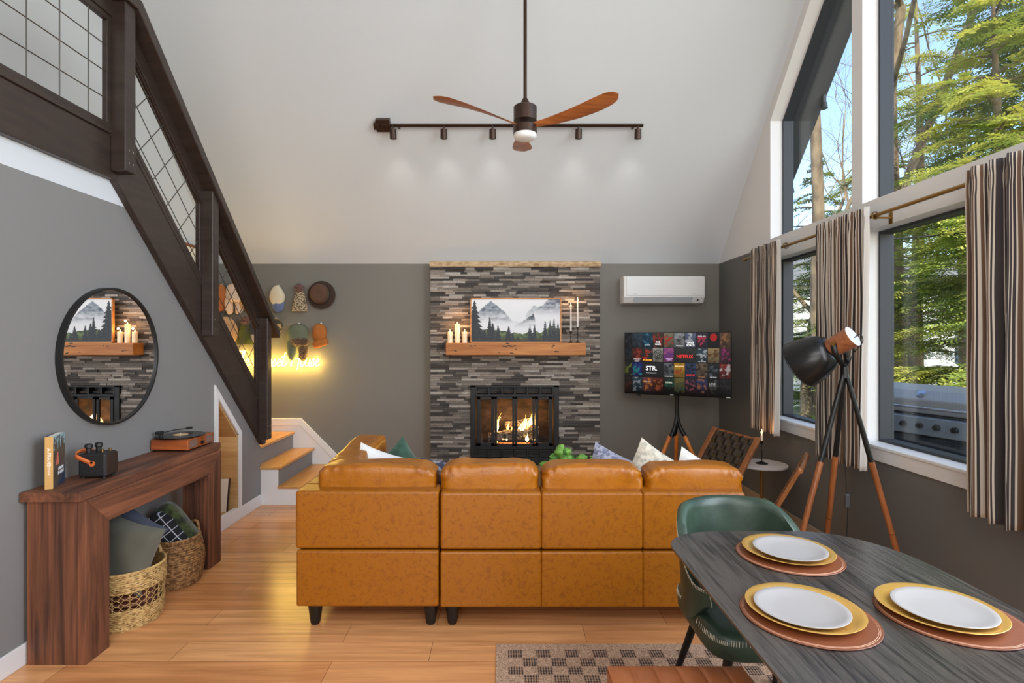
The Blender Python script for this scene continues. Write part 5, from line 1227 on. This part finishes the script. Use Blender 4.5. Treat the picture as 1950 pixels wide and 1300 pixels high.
# ================================================================ green dining chair
M_grn = mat('dark_green_leather', C(58, 76, 62), .38, var=(C(40, 56, 46), (6, 6, 6), .4, .65), bump=((50,) * 3, .06))
M_thr = mat('cream_thread', C(220, 212, 190), .7)
gx, gy = .965, 2.15
r = root('dining_chair', (gx, gy, 0), 'dark green leather tub chair with cream stitching at the head of the table', 'chair')
b = MB(); b.soft((gx, gy - .02, .44), (.245, .25, .06), .38, 20, 48, .003, 5, 2); b.build('seat', M_grn, r, smooth=80)
def shell(u, v, off):
    a = math.radians(-20 + 236 * u) ; k = math.sin(PI * u)            # u 0..1 around the back
    top = .60 + .215 * sstep(0.15, .85, k) ; bot = .43 + .11 * (1 - sstep(0, .45, k))
    z = bot + (top - bot) * v; rr_ = .238 + .018 * v + off
    flat = 1.0
    return Vector((gx + math.cos(a) * rr_ * 1.0, gy - .01 + math.sin(a) * rr_ * 1.02 + .03 * v * max(0, math.sin(a)), z))
b = MB(); NU, NV = 56, 12
prof = []
for i in range(NV + 1): prof.append((i / NV, -.016))
def ring(u):
    out = []
    for i in range(NV + 1): v = i / NV; out.append(shell(u, v, -.018 + .004 * math.sin(PI * v)))
    out.append(shell(u, 1.025, 0))
    for i in range(NV, -1, -1): v = i / NV; out.append(shell(u, v, .018))
    out.append(shell(u, -.03, 0))
    return out
vv = []; M_ = len(ring(0))
for i in range(NU + 1): vv += ring(i / NU)
b.add(vv, [(i * M_ + j, (i + 1) * M_ + j, (i + 1) * M_ + (j + 1) % M_, i * M_ + (j + 1) % M_) for i in range(NU) for j in range(M_)] + [tuple(range(M_)), tuple(range(NU * M_, (NU + 1) * M_))[::-1]])
b.build('backrest', M_grn, r, smooth=70)
b = MB()
def stitches(P, dn):
    for i in range(len(P) - 1):
        a, c = P[i], P[i + 1]; b.tube([a, a + dn], .0011, 4)
Pst = [shell(i / 150, .985, .0185) for i in range(151)]; stitches(Pst, Vector((0, 0, -.010)))
b.tube(Pst, .0009, 4)
for u in (.004, .996):
    P = [shell(u, i / 26, .019) for i in range(27)]; dirn = (shell(.5, .5, 0) - shell(u, .5, 0)).normalized() * .008
    for q in P: b.tube([q, q + Vector((0, .009, 0))], .0011, 4)
for i in range(120):
    t = 2 * PI * i / 120; c_, s_ = math.cos(t), math.sin(t)
    x_ = gx + math.copysign(abs(c_) ** .38, c_) * .247; y_ = gy - .02 + math.copysign(abs(s_) ** .38, s_) * .252
    b.tube([(x_, y_, .455), (x_ * .985 + gx * .015, y_ * .985 + (gy - .02) * .015, .472)], .0011, 4)
b.build('stitching', M_thr, r)
for sx_, sy_ in ((-1, -1), (1, -1), (-1, 1), (1, 1)):
    MB().tube([(gx + sx_ * .15, gy - .02 + sy_ * .15, .40), (gx + sx_ * .225, gy + (sy_ * .26 if sy_ > 0 else -.2) , .008 if (sy_ < 0 or True) else 0)], [.018, .011], 14).build('leg', M_blkmet, r, smooth=50)
MB().box(gx - .17, gx + .17, gy - .19, gy + .15, .385, .402).build('under_frame', M_black, r)
# brown bench
M_cog = mat('cognac_bench_leather', C(178, 104, 58), .4, var=(C(150, 84, 46), (5, 5, 5), .4, .65), bump=((60,) * 3, .06))
bx0, bx1, by0, by1 = .33, .758, .95, 1.75
r = root('bench', ((bx0 + bx1) / 2, 1.35, 0), 'cognac leather bench with channelled seat at the bottom edge', 'bench')
b = MB(); NC = 6
def chan(u, v):
    x = bx0 + (bx1 - bx0) * u; e = abs(math.sin(PI * NC * u)) ** .35; ed = min(1, (u * 14), (1 - u) * 14, v * 20, (1 - v) * 20)
    return (x, by0 + (by1 - by0) * v,   .470 + .009 * e * ed ** .5 + .006 * ed)
b.grid(chan, NC * 10, 24, flip=False); b.prism([(bx0, by0), (bx1, by0), (bx1, by1), (bx0, by1)], .40, .462, 2); b.build('seat', M_cog, r, smooth=50, bevel=.004)
for x in (bx0 + .03, bx1 - .03):
    for y in (by0 + .05, by1 - .08): MB().cyl((x, y, .008), (x, y, .40), .012, .015, 14).build('leg', M_blkmet, r, smooth=40)
# ================================================================ hats
def hatloc(px, py): q = at(px, py, YB); return q.x, q.z
def hook(par, x, z):
    b = MB(); b.cyl((x, YB - .001, z), (x, YB - .02, z), .004, n=8); b.lathe([(0, 0), (.009, 0), (.009, .004), (0, .004)], (x, YB - .02, z), 12, ax=(0, -1, 0)); return b.build('hook', M_plas, par)
def cap_hat(px, py, w_, h_, crown, brim, lab, tilt=0, bh=.34):
    x, z = hatloc(px, py); r = root('baseball_cap', (x, YB, z - h_ / 2), lab, 'hat', None); T = Matrix.Translation((x, YB, z)) @ Matrix.Rotation(math.radians(tilt), 4, 'Y')
    b = MB(); b.T = T; b.soft((0, -.05, h_ * .12), (w_ / 2, .05, h_ * .38), .85, 18, 30, .004, 20, px % 7, None, lambda q: Vector((q.x * (1 - .30 * max(0, q.z / (h_ * .38)) - .08 * abs(q.z / (h_ * .38))), q.y, q.z))); b.build('crown', crown, r, smooth=70)
    b = MB(); b.T = T
    b.grid(lambda u, v: ((u - .5) * w_ * .9 * math.sqrt(max(0, 1 - (v * .93) ** 2)) * 1.0, -.085 + .03 * (2 * u - 1) ** 2 + .01 * v, -h_ * .12 - v * h_ * bh - .01 * (1 - (2 * u - 1) ** 2)), 20, 10); b.build('brim', brim, r, smooth=60, solid=.003)
    b = MB(); b.T = T; b.soft((0, -.05, h_ * .5), (.008, .008, .004), 1, 6, 8); b.build('button', crown, r, smooth=60); hook(r, x, z + h_ * .49); return r
def beanie(px, py, w_, h_, m_, pm, lab, cuff=None):
    x, z = hatloc(px, py); r = root('pompom_beanie', (x, YB, z - h_ / 2), lab, 'hat', None)
    b = MB(); b.lathe([(0, h_ * .30), (w_ * .2, h_ * .28), (w_ * .34, h_ * .1), (w_ * .42, -h_ * .2), (w_ * .45, -h_ * .3), (0, -h_ * .3)], (x, YB - .045, z), 30, sy=.09 / w_ * 1.0); b.build('knit_body', m_, r, smooth=50)
    b = MB(); b.lathe([(0, -h_ * .27), (w_ * .47, -h_ * .27), (w_ * .5, -h_ * .38), (w_ * .48, -h_ * .5), (0, -h_ * .5)], (x, YB - .047, z), 30, sy=.09 / w_); b.build('cuff', cuff or m_, r, smooth=50)
    b = MB(); b.soft((x, YB - .06, z + h_ * .38), (.05, .045, .048), 1, 22, 32, .012, 60, px); b.build('pompom', pm, r, smooth=30); hook(r, x, z + h_ * .5); return r
def fur(n_, a, b_): return mat(n_, C(*a), 1, var=(C(*b_), (70,) * 3, .4, .6), bump=((140,) * 3, 1, 5), sheen=.3)
M_knit = mat('cream_brown_knit', C(206, 186, 152), .95, var=(C(96, 78, 62), (55, 55, 110), .46, .54, 2), bump=((90, 90, 160), 1))
cap_hat(532, 570, .165, .30, mat('cream_canvas_cap', C(222, 208, 178), .9, bump=((14,) * 3, .5)), mat('faded_blue_canvas', C(104, 116, 150), .9), 'cream baseball cap with a faded blue brim, upper row of hats', -4)
beanie(574, 568, .17, .285, M_knit, fur('brown_fur', (128, 86, 74), (84, 52, 44)), 'cream and brown knitted beanie with brown pompom, upper row of hats')
x, z = hatloc(614, 562); r = root('felt_hat', (x, YB, z - .15), 'dark brown felt hat with a wide brim at the right end of the upper row', 'hat')
M_felt = mat('dark_brown_felt', C(62, 44, 34), .95, sheen=.2); M_felt2 = mat('brown_felt_crown', C(92, 66, 50), .95)
b = MB(); b.lathe([(0, 0), (.15, .02), (.152, .022), (.148, .026), (.09, .012), (0, .012)], (x, YB - .012, z), 56, ax=(0, -1, 0), sx=1, sy=1); b.build('brim', M_felt, r, smooth=60)
b = MB(); b.lathe([(.098, .012), (.102, .04), (.09, .095), (.075, .11), (.03, .1), (0, .096)], (x - .012, YB - .012, z + .012), 40, ax=(0, -1, 0), sx=.98, sy=1.1); b.build('crown', M_felt2, r, smooth=60)
b = MB(); b.lathe([(.101, .014), (.105, .016), (.105, .034), (.101, .036)], (x - .012, YB - .012, z + .012), 40, ax=(0, -1, 0), sx=.98, sy=1.1); b.build('hat_band', M_black, r, smooth=60)
def trapper(px, py, w_, h_, m_, fr_, lab, name='trapper_hat', flap=1.0):
    x, z = hatloc(px, py); r = root(name, (x, YB, z - h_ / 2), lab, 'hat', None)
    b = MB(); b.soft((x, YB - .06, z + h_ * .17), (w_ * .42, .058, h_ * .33), .8, 18, 30, .006, 18, px % 5); b.build('crown', m_, r, smooth=70)
    b = MB(); b.soft((x + w_ * .16, YB - .10, z - h_ * .02), (w_ * .36, .04, h_ * .13), .8, 14, 26, .012, 50, 3); b.build('fur_front', fr_, r, smooth=40)
    for s_, mm in ((-1, m_), (1, fr_)):
        b = MB(); b.soft((x + s_ * w_ * .25, YB - .07, z - h_ * .25 * flap), (w_ * .19, .034, h_ * .30 * flap), .75, 14, 20, .010 if s_ > 0 else .004, 40, 5 + s_, R=Matrix.Rotation(s_ * .08, 3, 'Y')); o = b.build('ear_flap', mm, r, smooth=50)
    hook(r, x, z + h_ * .51); return r
trapper(571, 650, .26, .38, mat('sage_green_canvas', C(104, 110, 86), .9, bump=((14,) * 3, .4)), fur('brown_grey_fur', (122, 92, 58), (58, 42, 30)), 'sage green trapper hat with shaggy brown fur flaps, above the word House')
trapper(452, 568, .22, .32, mat('pale_pink_fleece', C(226, 198, 172), .9, bump=((20,) * 3, .3)), mat('pale_pink_fleece', C(226, 198, 172), .9), 'pale cream trapper hat with hanging flaps, seen through the wire mesh')
trapper(473, 572, .15, .24, mat('tan_suede', C(198, 150, 96), .9), fur('tan_fur', (210, 164, 108), (120, 84, 50)), 'tan fur trimmed hat just right of the pale cream one, behind the mesh', flap=.8)
cap_hat(424, 568, .17, .30, mat('rust_orange_canvas', C(186, 108, 54), .85), mat('rust_orange_canvas', C(186, 108, 54), .85), 'rust orange cap at the left end of the upper row, behind the mesh')
beanie(472, 630, .19, .29, mat('moss_green_knit', C(92, 96, 40), .95, bump=((200, 200, 30), 1)), fur('ginger_fur', (150, 96, 78), (84, 50, 40)), 'moss green knitted beanie with ginger pompom, behind the mesh')
x, z = hatloc(432, 632); r = root('wide_hat', (x, YB, z - .16), 'pale tan felt hat with wide brim in the lower row, behind the mesh', 'hat')
M_tanf = mat('pale_tan_felt', C(216, 176, 132), .9)
b = MB(); b.lathe([(0, 0), (.135, .02), (.137, .022), (.134, .026), (.07, .012), (0, .012)], (x, YB - .012, z), 48, ax=(0, -1, 0), sx=1, sy=1.2); b.build('brim', M_tanf, r, smooth=60)
b = MB(); b.lathe([(.075, .012), (.078, .04), (.066, .085), (.03, .09), (0, .08)], (x, YB - .012, z), 36, ax=(0, -1, 0), sx=1, sy=1.2); b.build('crown', M_tanf, r, smooth=60)
cap_hat(490, 630, .12, .25, mat('navy_cotton_cap', C(58, 60, 74), .9), mat('grey_cotton_brim', C(176, 168, 158), .9), 'navy and pale grey cap beside the green beanie, behind the mesh', 3)
cap_hat(528, 623, .15, .20, mat('camouflage', C(70, 64, 44), .9, var=(C(188, 158, 108), (22,) * 3, .5, .54, 1)), mat('camouflage', C(70, 64, 44), .9), 'camouflage cap half hidden behind the end of the handrail', 8)
x, z = hatloc(613, 640); r = root('deerstalker_hat', (x, YB, z - .13), 'orange brown corduroy hat with turned up flap at the right end of the lower row', 'hat')
M_orb = mat('orange_brown_corduroy', C(178, 104, 40), .85, bump=((160, 20, 20), .6))
b = MB(); b.soft((x - .01, YB - .05, z + .035), (.075, .05, .10), .8, 18, 28, .004, 14, 2); b.build('crown', M_orb, r, smooth=70)
b = MB(); b.soft((x + .01, YB - .075, z - .075), (.085, .03, .042), .6, 12, 24, .004, 14, 3, R=Matrix.Rotation(-.35, 3, 'Y')); b.build('brim', M_orb, r, smooth=70); hook(r, x, z + .14)
# ================================================================ outside
GZ = -.9
M_deck = woodmat('weathered_deck', C(120, 112, 102), C(84, 76, 68), 1, .7)
struct(MB().box(XO + .002, 5.2, -3, 7.5, -.22, -.10).build('floor_deck', M_deck, base=(3.8, 2, -.22)))
M_gnd = mat('leafy_ground', C(104, 96, 62), 1, var=(C(70, 84, 40), (1.5,) * 3, .4, .6))
b = MB(); b.grid(lambda u, v: (5.0 + u * 40, -12 + v * 70, GZ - .15 + .5 * noise.noise(Vector((u * 6, v * 9, 1))) + u * 2.0), 40, 60); struct(b.build('ground', M_gnd, base=(20, 20, GZ - 1), smooth=60))
# barbecue: front runs almost parallel to the wall
fa, fb = Vector((3.28, 4.51, 0)), Vector((3.397, 4.138, 0)); gd = (fb - fa).normalized(); gn = Vector((gd.y, -gd.x, 0));
if gn.x > 0: gn = -gn                      # towards the house
g0 = fa - gd * .26
M_ss = mat('brushed_steel', C(150, 158, 168), .35, .45, bump=((4, 4, 200), .1)); M_ssd = mat('dark_grey_enamel', C(58, 62, 68), .35, .5)
r = root('barbecue_grill', g0 + gd * .35 - gn * .3 + Vector((0, 0, -.1)), 'stainless steel gas barbecue with black knobs outside the near window', 'barbecue')
G = lambda a, d, z: g0 + gd * a - gn * d + Vector((0, 0, z))
def gprism(b, pts, a0, a1):
    """pts: (depth, z) extruded along the front direction"""
    n_ = len(pts); b.add([G(a0, *p_) for p_ in pts] + [G(a1, *p_) for p_ in pts], [tuple(range(n_))[::-1], tuple(range(n_, 2 * n_))] + [(i, (i + 1) % n_, n_ + (i + 1) % n_, n_ + i) for i in range(n_)]); return b
gprism(MB(), [(.02, -.02), (.5, -.02), (.5, .74), (.02, .74)], -.05, .82).build('cabinet', M_ssd, r, bevel=.006)
gprism(MB(), [(-.01, .76), (.05, .76), (.06, .905), (.0, .895)], -.15, .92).build('control_panel', M_ss, r, bevel=.006)
gprism(MB(), [(.05, .74), (.55, .74), (.55, .92), (.05, .92)], -.1, .87).build('firebox_body', M_ssd, r, bevel=.004)
gprism(MB(), [(.03, .925), (.055, 1.03), (.14, 1.10), (.30, 1.14), (.46, 1.10), (.55, .98), (.55, .925)], -.1, .87).build('lid', mat('dull_steel_lid', C(160, 158, 154), .4, .35), r, bevel=.012, seg=3)
b = MB(); b.tube([G(.01, .04, .97), G(.01, -.02, .975), G(.05, -.03, .975), G(.70, -.03, .975), G(.74, -.02, .975), G(.74, .04, .97)], .011, 10); b.build('lid_handle', M_chrome, r, smooth=60)
for i in range(6):
    b = MB(); c = G(.0 + .13 * i, -.006, .832); b.lathe([(0, 0), (.03, 0), (.03, .004), (0, .004)], c, 20, ax=gn); o = b.build('knob_ring', M_chrome, r, smooth=40)
    b = MB(); b.lathe([(0, 0), (.023, 0), (.02, .022), (0, .024)], c + gn * .004, 20, ax=gn); b.build('knob', M_black, o, smooth=40)
b = MB(); b.lathe([(0, 0), (.035, 0), (.035, .006), (0, .008)], G(.33, .10, 1.075), 20, ax=(gn + Vector((0, 0, 1))).normalized()); b.build('thermometer', M_chrome, r, smooth=40)
gprism(MB(), [(.05, .85), (.5, .85), (.5, .88), (.05, .88)], -.42, -.11).build('side_shelf', M_ss, r, bevel=.004)
gprism(MB(), [(.05, .85), (.5, .85), (.5, .88), (.05, .88)], .88, 1.15).build('side_shelf', M_ss, r, bevel=.004)
text(0, 'PERFORMANCE', .02, frame(G(.70, -.003, .785), -gd if gd.y > 0 else gd, (0, 0, 1)), r, M_black)
for a in (.02, .72): MB().cyl(G(a, .1, -.06) - gd * .01, G(a, .1, -.06) + gd * .02, .038, n=18).build('caster', M_black, r, smooth=40)
# neighbouring house
M_sid = bpy.data.materials.new('white_lap_siding'); M_sid.use_nodes = True; nt = M_sid.node_tree; p = nt.nodes['Principled BSDF']; p.inputs['Base Color'].default_value = C(226, 224, 216); p.inputs['Roughness'].default_value = .6
tc = nt.nodes.new('ShaderNodeTexCoord'); wv_ = nt.nodes.new('ShaderNodeTexWave'); wv_.wave_profile = 'SAW'; wv_.bands_direction = 'Z'; wv_.inputs['Scale'].default_value = 1.1; bb_ = nt.nodes.new('ShaderNodeBump'); bb_.inputs['Distance'].default_value = .04; bb_.inputs['Strength'].default_value = 1
nt.links.new(tc.outputs['Object'], wv_.inputs[0]); nt.links.new(wv_.outputs[0], bb_.inputs['Height']); nt.links.new(bb_.outputs[0], p.inputs['Normal'])
r = root('neighbour_house', (15, 23, -.6), 'white sided house partly hidden behind the evergreens', 'house')
MB().box(10.2, 21, 20, 27, -1.5, 3.6).build('wall', M_sid, r)
MB().prism([(19.6, 3.5), (27.4, 3.5), (23.5, 5.2)], 9.8, 21.4).build('roof', mat('grey_shingles', C(120, 118, 116), .9, bump=((8,) * 3, .5)), r)
for x in (11.6, 14.2, 16.8, 19.2):
    o = MB().box(x - .55, x + .55, 19.96, 20.0, .6, 2.3).build('window', M_white, r); MB().box(x - .45, x + .45, 19.94, 19.97, .7, 2.2).build('pane', mat('dark_window', C(60, 70, 84), .1), o)
# trees
M_bark = mat('beige_bark', C(150, 128, 100), .95, var=(C(92, 76, 60), (6, 6, 2), .4, .65), bump=((12, 12, 4), 1))  # beige bark with darker mottling
M_ndl = [mat('hemlock_needles', C(160, 170, 72), .7, var=(C(88, 116, 46), (1.2,) * 3, .42, .6), vcol=False), mat('yellow_green_needles', C(212, 206, 96), .7, var=(C(134, 152, 60), (1.4,) * 3, .42, .6)), mat('blue_green_needles', C(78, 116, 62), .7, var=(C(48, 84, 52), (1.2,) * 3, .42, .6))]
for m_ in M_ndl:
    nt = m_.node_tree; pr = nt.nodes['Principled BSDF']; tr = nt.nodes.new('ShaderNodeBsdfTranslucent'); ms = nt.nodes.new('ShaderNodeMixShader'); ms.inputs[0].default_value = .35
    src = pr.inputs['Base Color'].links[0].from_socket; nt.links.new(src, tr.inputs[0]); nt.links.new(pr.outputs[0], ms.inputs[1]); nt.links.new(tr.outputs[0], ms.inputs[2]); nt.links.new(ms.outputs[0], nt.nodes['Material Output'].inputs[0])
def hemlock(x, y, zg, h, R_, seed, lab, m_, dens=1.0, z_from=.12):
    rd = random.Random(seed); r = root('evergreen_tree', (x, y, zg), lab, 'tree', None)
    tk = MB(); tk.tube([(x + .06 * math.sin(i + seed), y, zg + h * i / 8) for i in range(9)], [.19 * (1 - i / 8.6) * (h / 10) ** .5 for i in range(9)], 10)
    fo = MB(); nb = int(h * 7 * dens)
    for i in range(nb):
        t = z_from + (1 - z_from) * (i + rd.random()) / nb; L_ = R_ * (1 - t) ** .75 * rd.uniform(.65, 1.1) + .2; a = rd.uniform(0, 2 * PI); zz = zg + h * t
        P = []; dr = Vector((math.cos(a), math.sin(a), 0)); N_ = 7
        for k in range(N_ + 1):
            q = k / N_; P.append(Vector((x, y, zz)) + dr * L_ * q + Vector((0, 0, .10 * L_ * math.sin(q * 2.2) - .26 * L_ * q * q)))
        tk.tube(P, [.018 * (1 - k / (N_ + 1)) + .003 for k in range(N_ + 1)], 4)
        sd_ = Vector((-dr.y, dr.x, 0)); ns_ = int(L_ * 13 * dens) + 3
        for k in range(ns_):
            q = .18 + .82 * (k + rd.random()) / ns_; j = min(N_ - 1, int(q * N_)); p = P[j].lerp(P[j + 1], q * N_ - j)
            for sg in (-1, 1):
                tl = L_ * (.36 * (1 - q) + .14) * rd.uniform(.7, 1.3); d = (sd_ * sg + dr * rd.uniform(.3, .9) + Vector((0, 0, rd.uniform(-.45, .1)))).normalized(); nl = max(3, int(tl / .05))
                up = Vector((rd.uniform(-.4, .4), rd.uniform(-.4, .4), 1)).normalized(); w2 = d.cross(up).normalized()
                for e_ in range(nl):
                    pc = p + d * tl * (e_ + .5) / nl + Vector((0, 0, -.08 * tl * (e_ / nl) ** 2)); ss = rd.uniform(.035, .07)
                    for s2 in (-1, 1):
                        dd = (w2 * s2 + d * .6 + Vector((0, 0, rd.uniform(-.4, .3)))).normalized(); ww = dd.cross(up).normalized() * ss * .32
                        fo.add([pc, pc + dd * ss * .6 + ww, pc + dd * ss * 1.5, pc + dd * ss * .6 - ww], [(0, 1, 2, 3)])
    tk.build('trunk', M_bark, r, smooth=60); fo.build('foliage', m_, r)
    print('tree', seed, len(fo.f))
    return r
def bare(x, y, zg, h, r0, seed, lab, lean=0, fork=.45):
    rd = random.Random(seed); r = root('bare_tree', (x, y, zg), lab, 'tree', None); b = MB()
    def grow(p, d, L_, rad, lv):
        P = [p]; N_ = 6 if lv < 3 else 4
        for k in range(N_):
            d = (d + Vector((rd.uniform(-1, 1), rd.uniform(-1, 1), rd.uniform(-.5, .7))) * (.10 if lv == 0 else .26)).normalized(); P.append(P[-1] + d * L_ / N_)
        b.tube(P, [rad * (1 - .45 * k / N_) for k in range(N_ + 1)], 10 if lv < 2 else 4)
        if lv >= 5: return
        nch = (4, 4, 4, 3, 3)[lv]
        for c in range(nch):
            k = rd.randint(2, N_); ax_ = Vector((rd.uniform(-1, 1), rd.uniform(-1, 1), rd.uniform(-.1, .8))).normalized(); grow(P[k], (d * (.7 if lv else .5) + ax_).normalized(), L_ * rd.uniform(.5, .75), rad * (.55 if k < N_ else .6) * rd.uniform(.5, .9), lv + 1)
    grow(Vector((x, y, zg)), Vector((lean, 0, 1)).normalized(), h * fork * 1.2, r0, 0)
    b.build('branches', M_bark, r, smooth=60); print('bare', len(b.f)); return r
bare(7.0, 12.2, -1.2, 11.5, .15, 4, 'tall bare tree with pale trunk in the narrow far upper window', 0, .8)
bare(8.4, 13.4, -1.2, 12, .13, 9, 'bare crooked tree close behind the pale trunk', .02, .7)
bare(6.6, 12.2, -1.2, 5.5, .13, 15, 'thin bare trunk at the left edge of the lower far window', -.02, .75)
bare(9.0, 12.4, -1.2, 13, .16, 31, 'large bare tree with spreading branches at the top of the near upper window', -.02, .62)
hemlock(7.7, 8.6, -1.2, 8.6, 3.1, 41, 'sunlit hemlock directly behind the barbecue', M_ndl[1], 1.35, .1)
hemlock(9.4, 9.2, -1.2, 13.5, 4.0, 42, 'broad hemlock filling the right of the near upper window', M_ndl[0], 1.15, .22)
hemlock(9.7, 12.9, -1.2, 11.5, 3.3, 47, 'loose evergreen behind the spreading bare tree in the near upper window', M_ndl[1], .75, .25)
hemlock(7.2, 12.6, -1.2, 7.0, 2.2, 43, 'small hemlock low in the far windows', M_ndl[0], 1.1, .1)
hemlock(12.2, 14.6, -1.2, 10.5, 3.3, 44, 'distant blue green evergreen behind the sunlit hemlock', M_ndl[2], .7, .15)
hemlock(9.6, 16.0, -1.2, 6.6, 2.4, 45, 'distant evergreen low behind the middle curtain', M_ndl[2], .8, .1)
hemlock(6.0, 6.6, -1.2, 3.9, 1.7, 46, 'young yellow green hemlock just beyond the deck', M_ndl[1], 1.2, .1)
# overhead cables
for z_, dz, lab in ((3.1, .15, 'upper black overhead cable crossing the near window'), (2.75, .4, 'lower black overhead cable crossing the near window')):
    b = MB(); b.tube([(4.2 + 8 * t / 12, 10.2 - 7.0 * t / 12, z_ + dz * t / 12 - .3 * math.sin(PI * t / 12) + .45) for t in range(13)], .011, 6); tag(b.build('overhead_cable', M_cord, smooth=60), lab, 'cable')
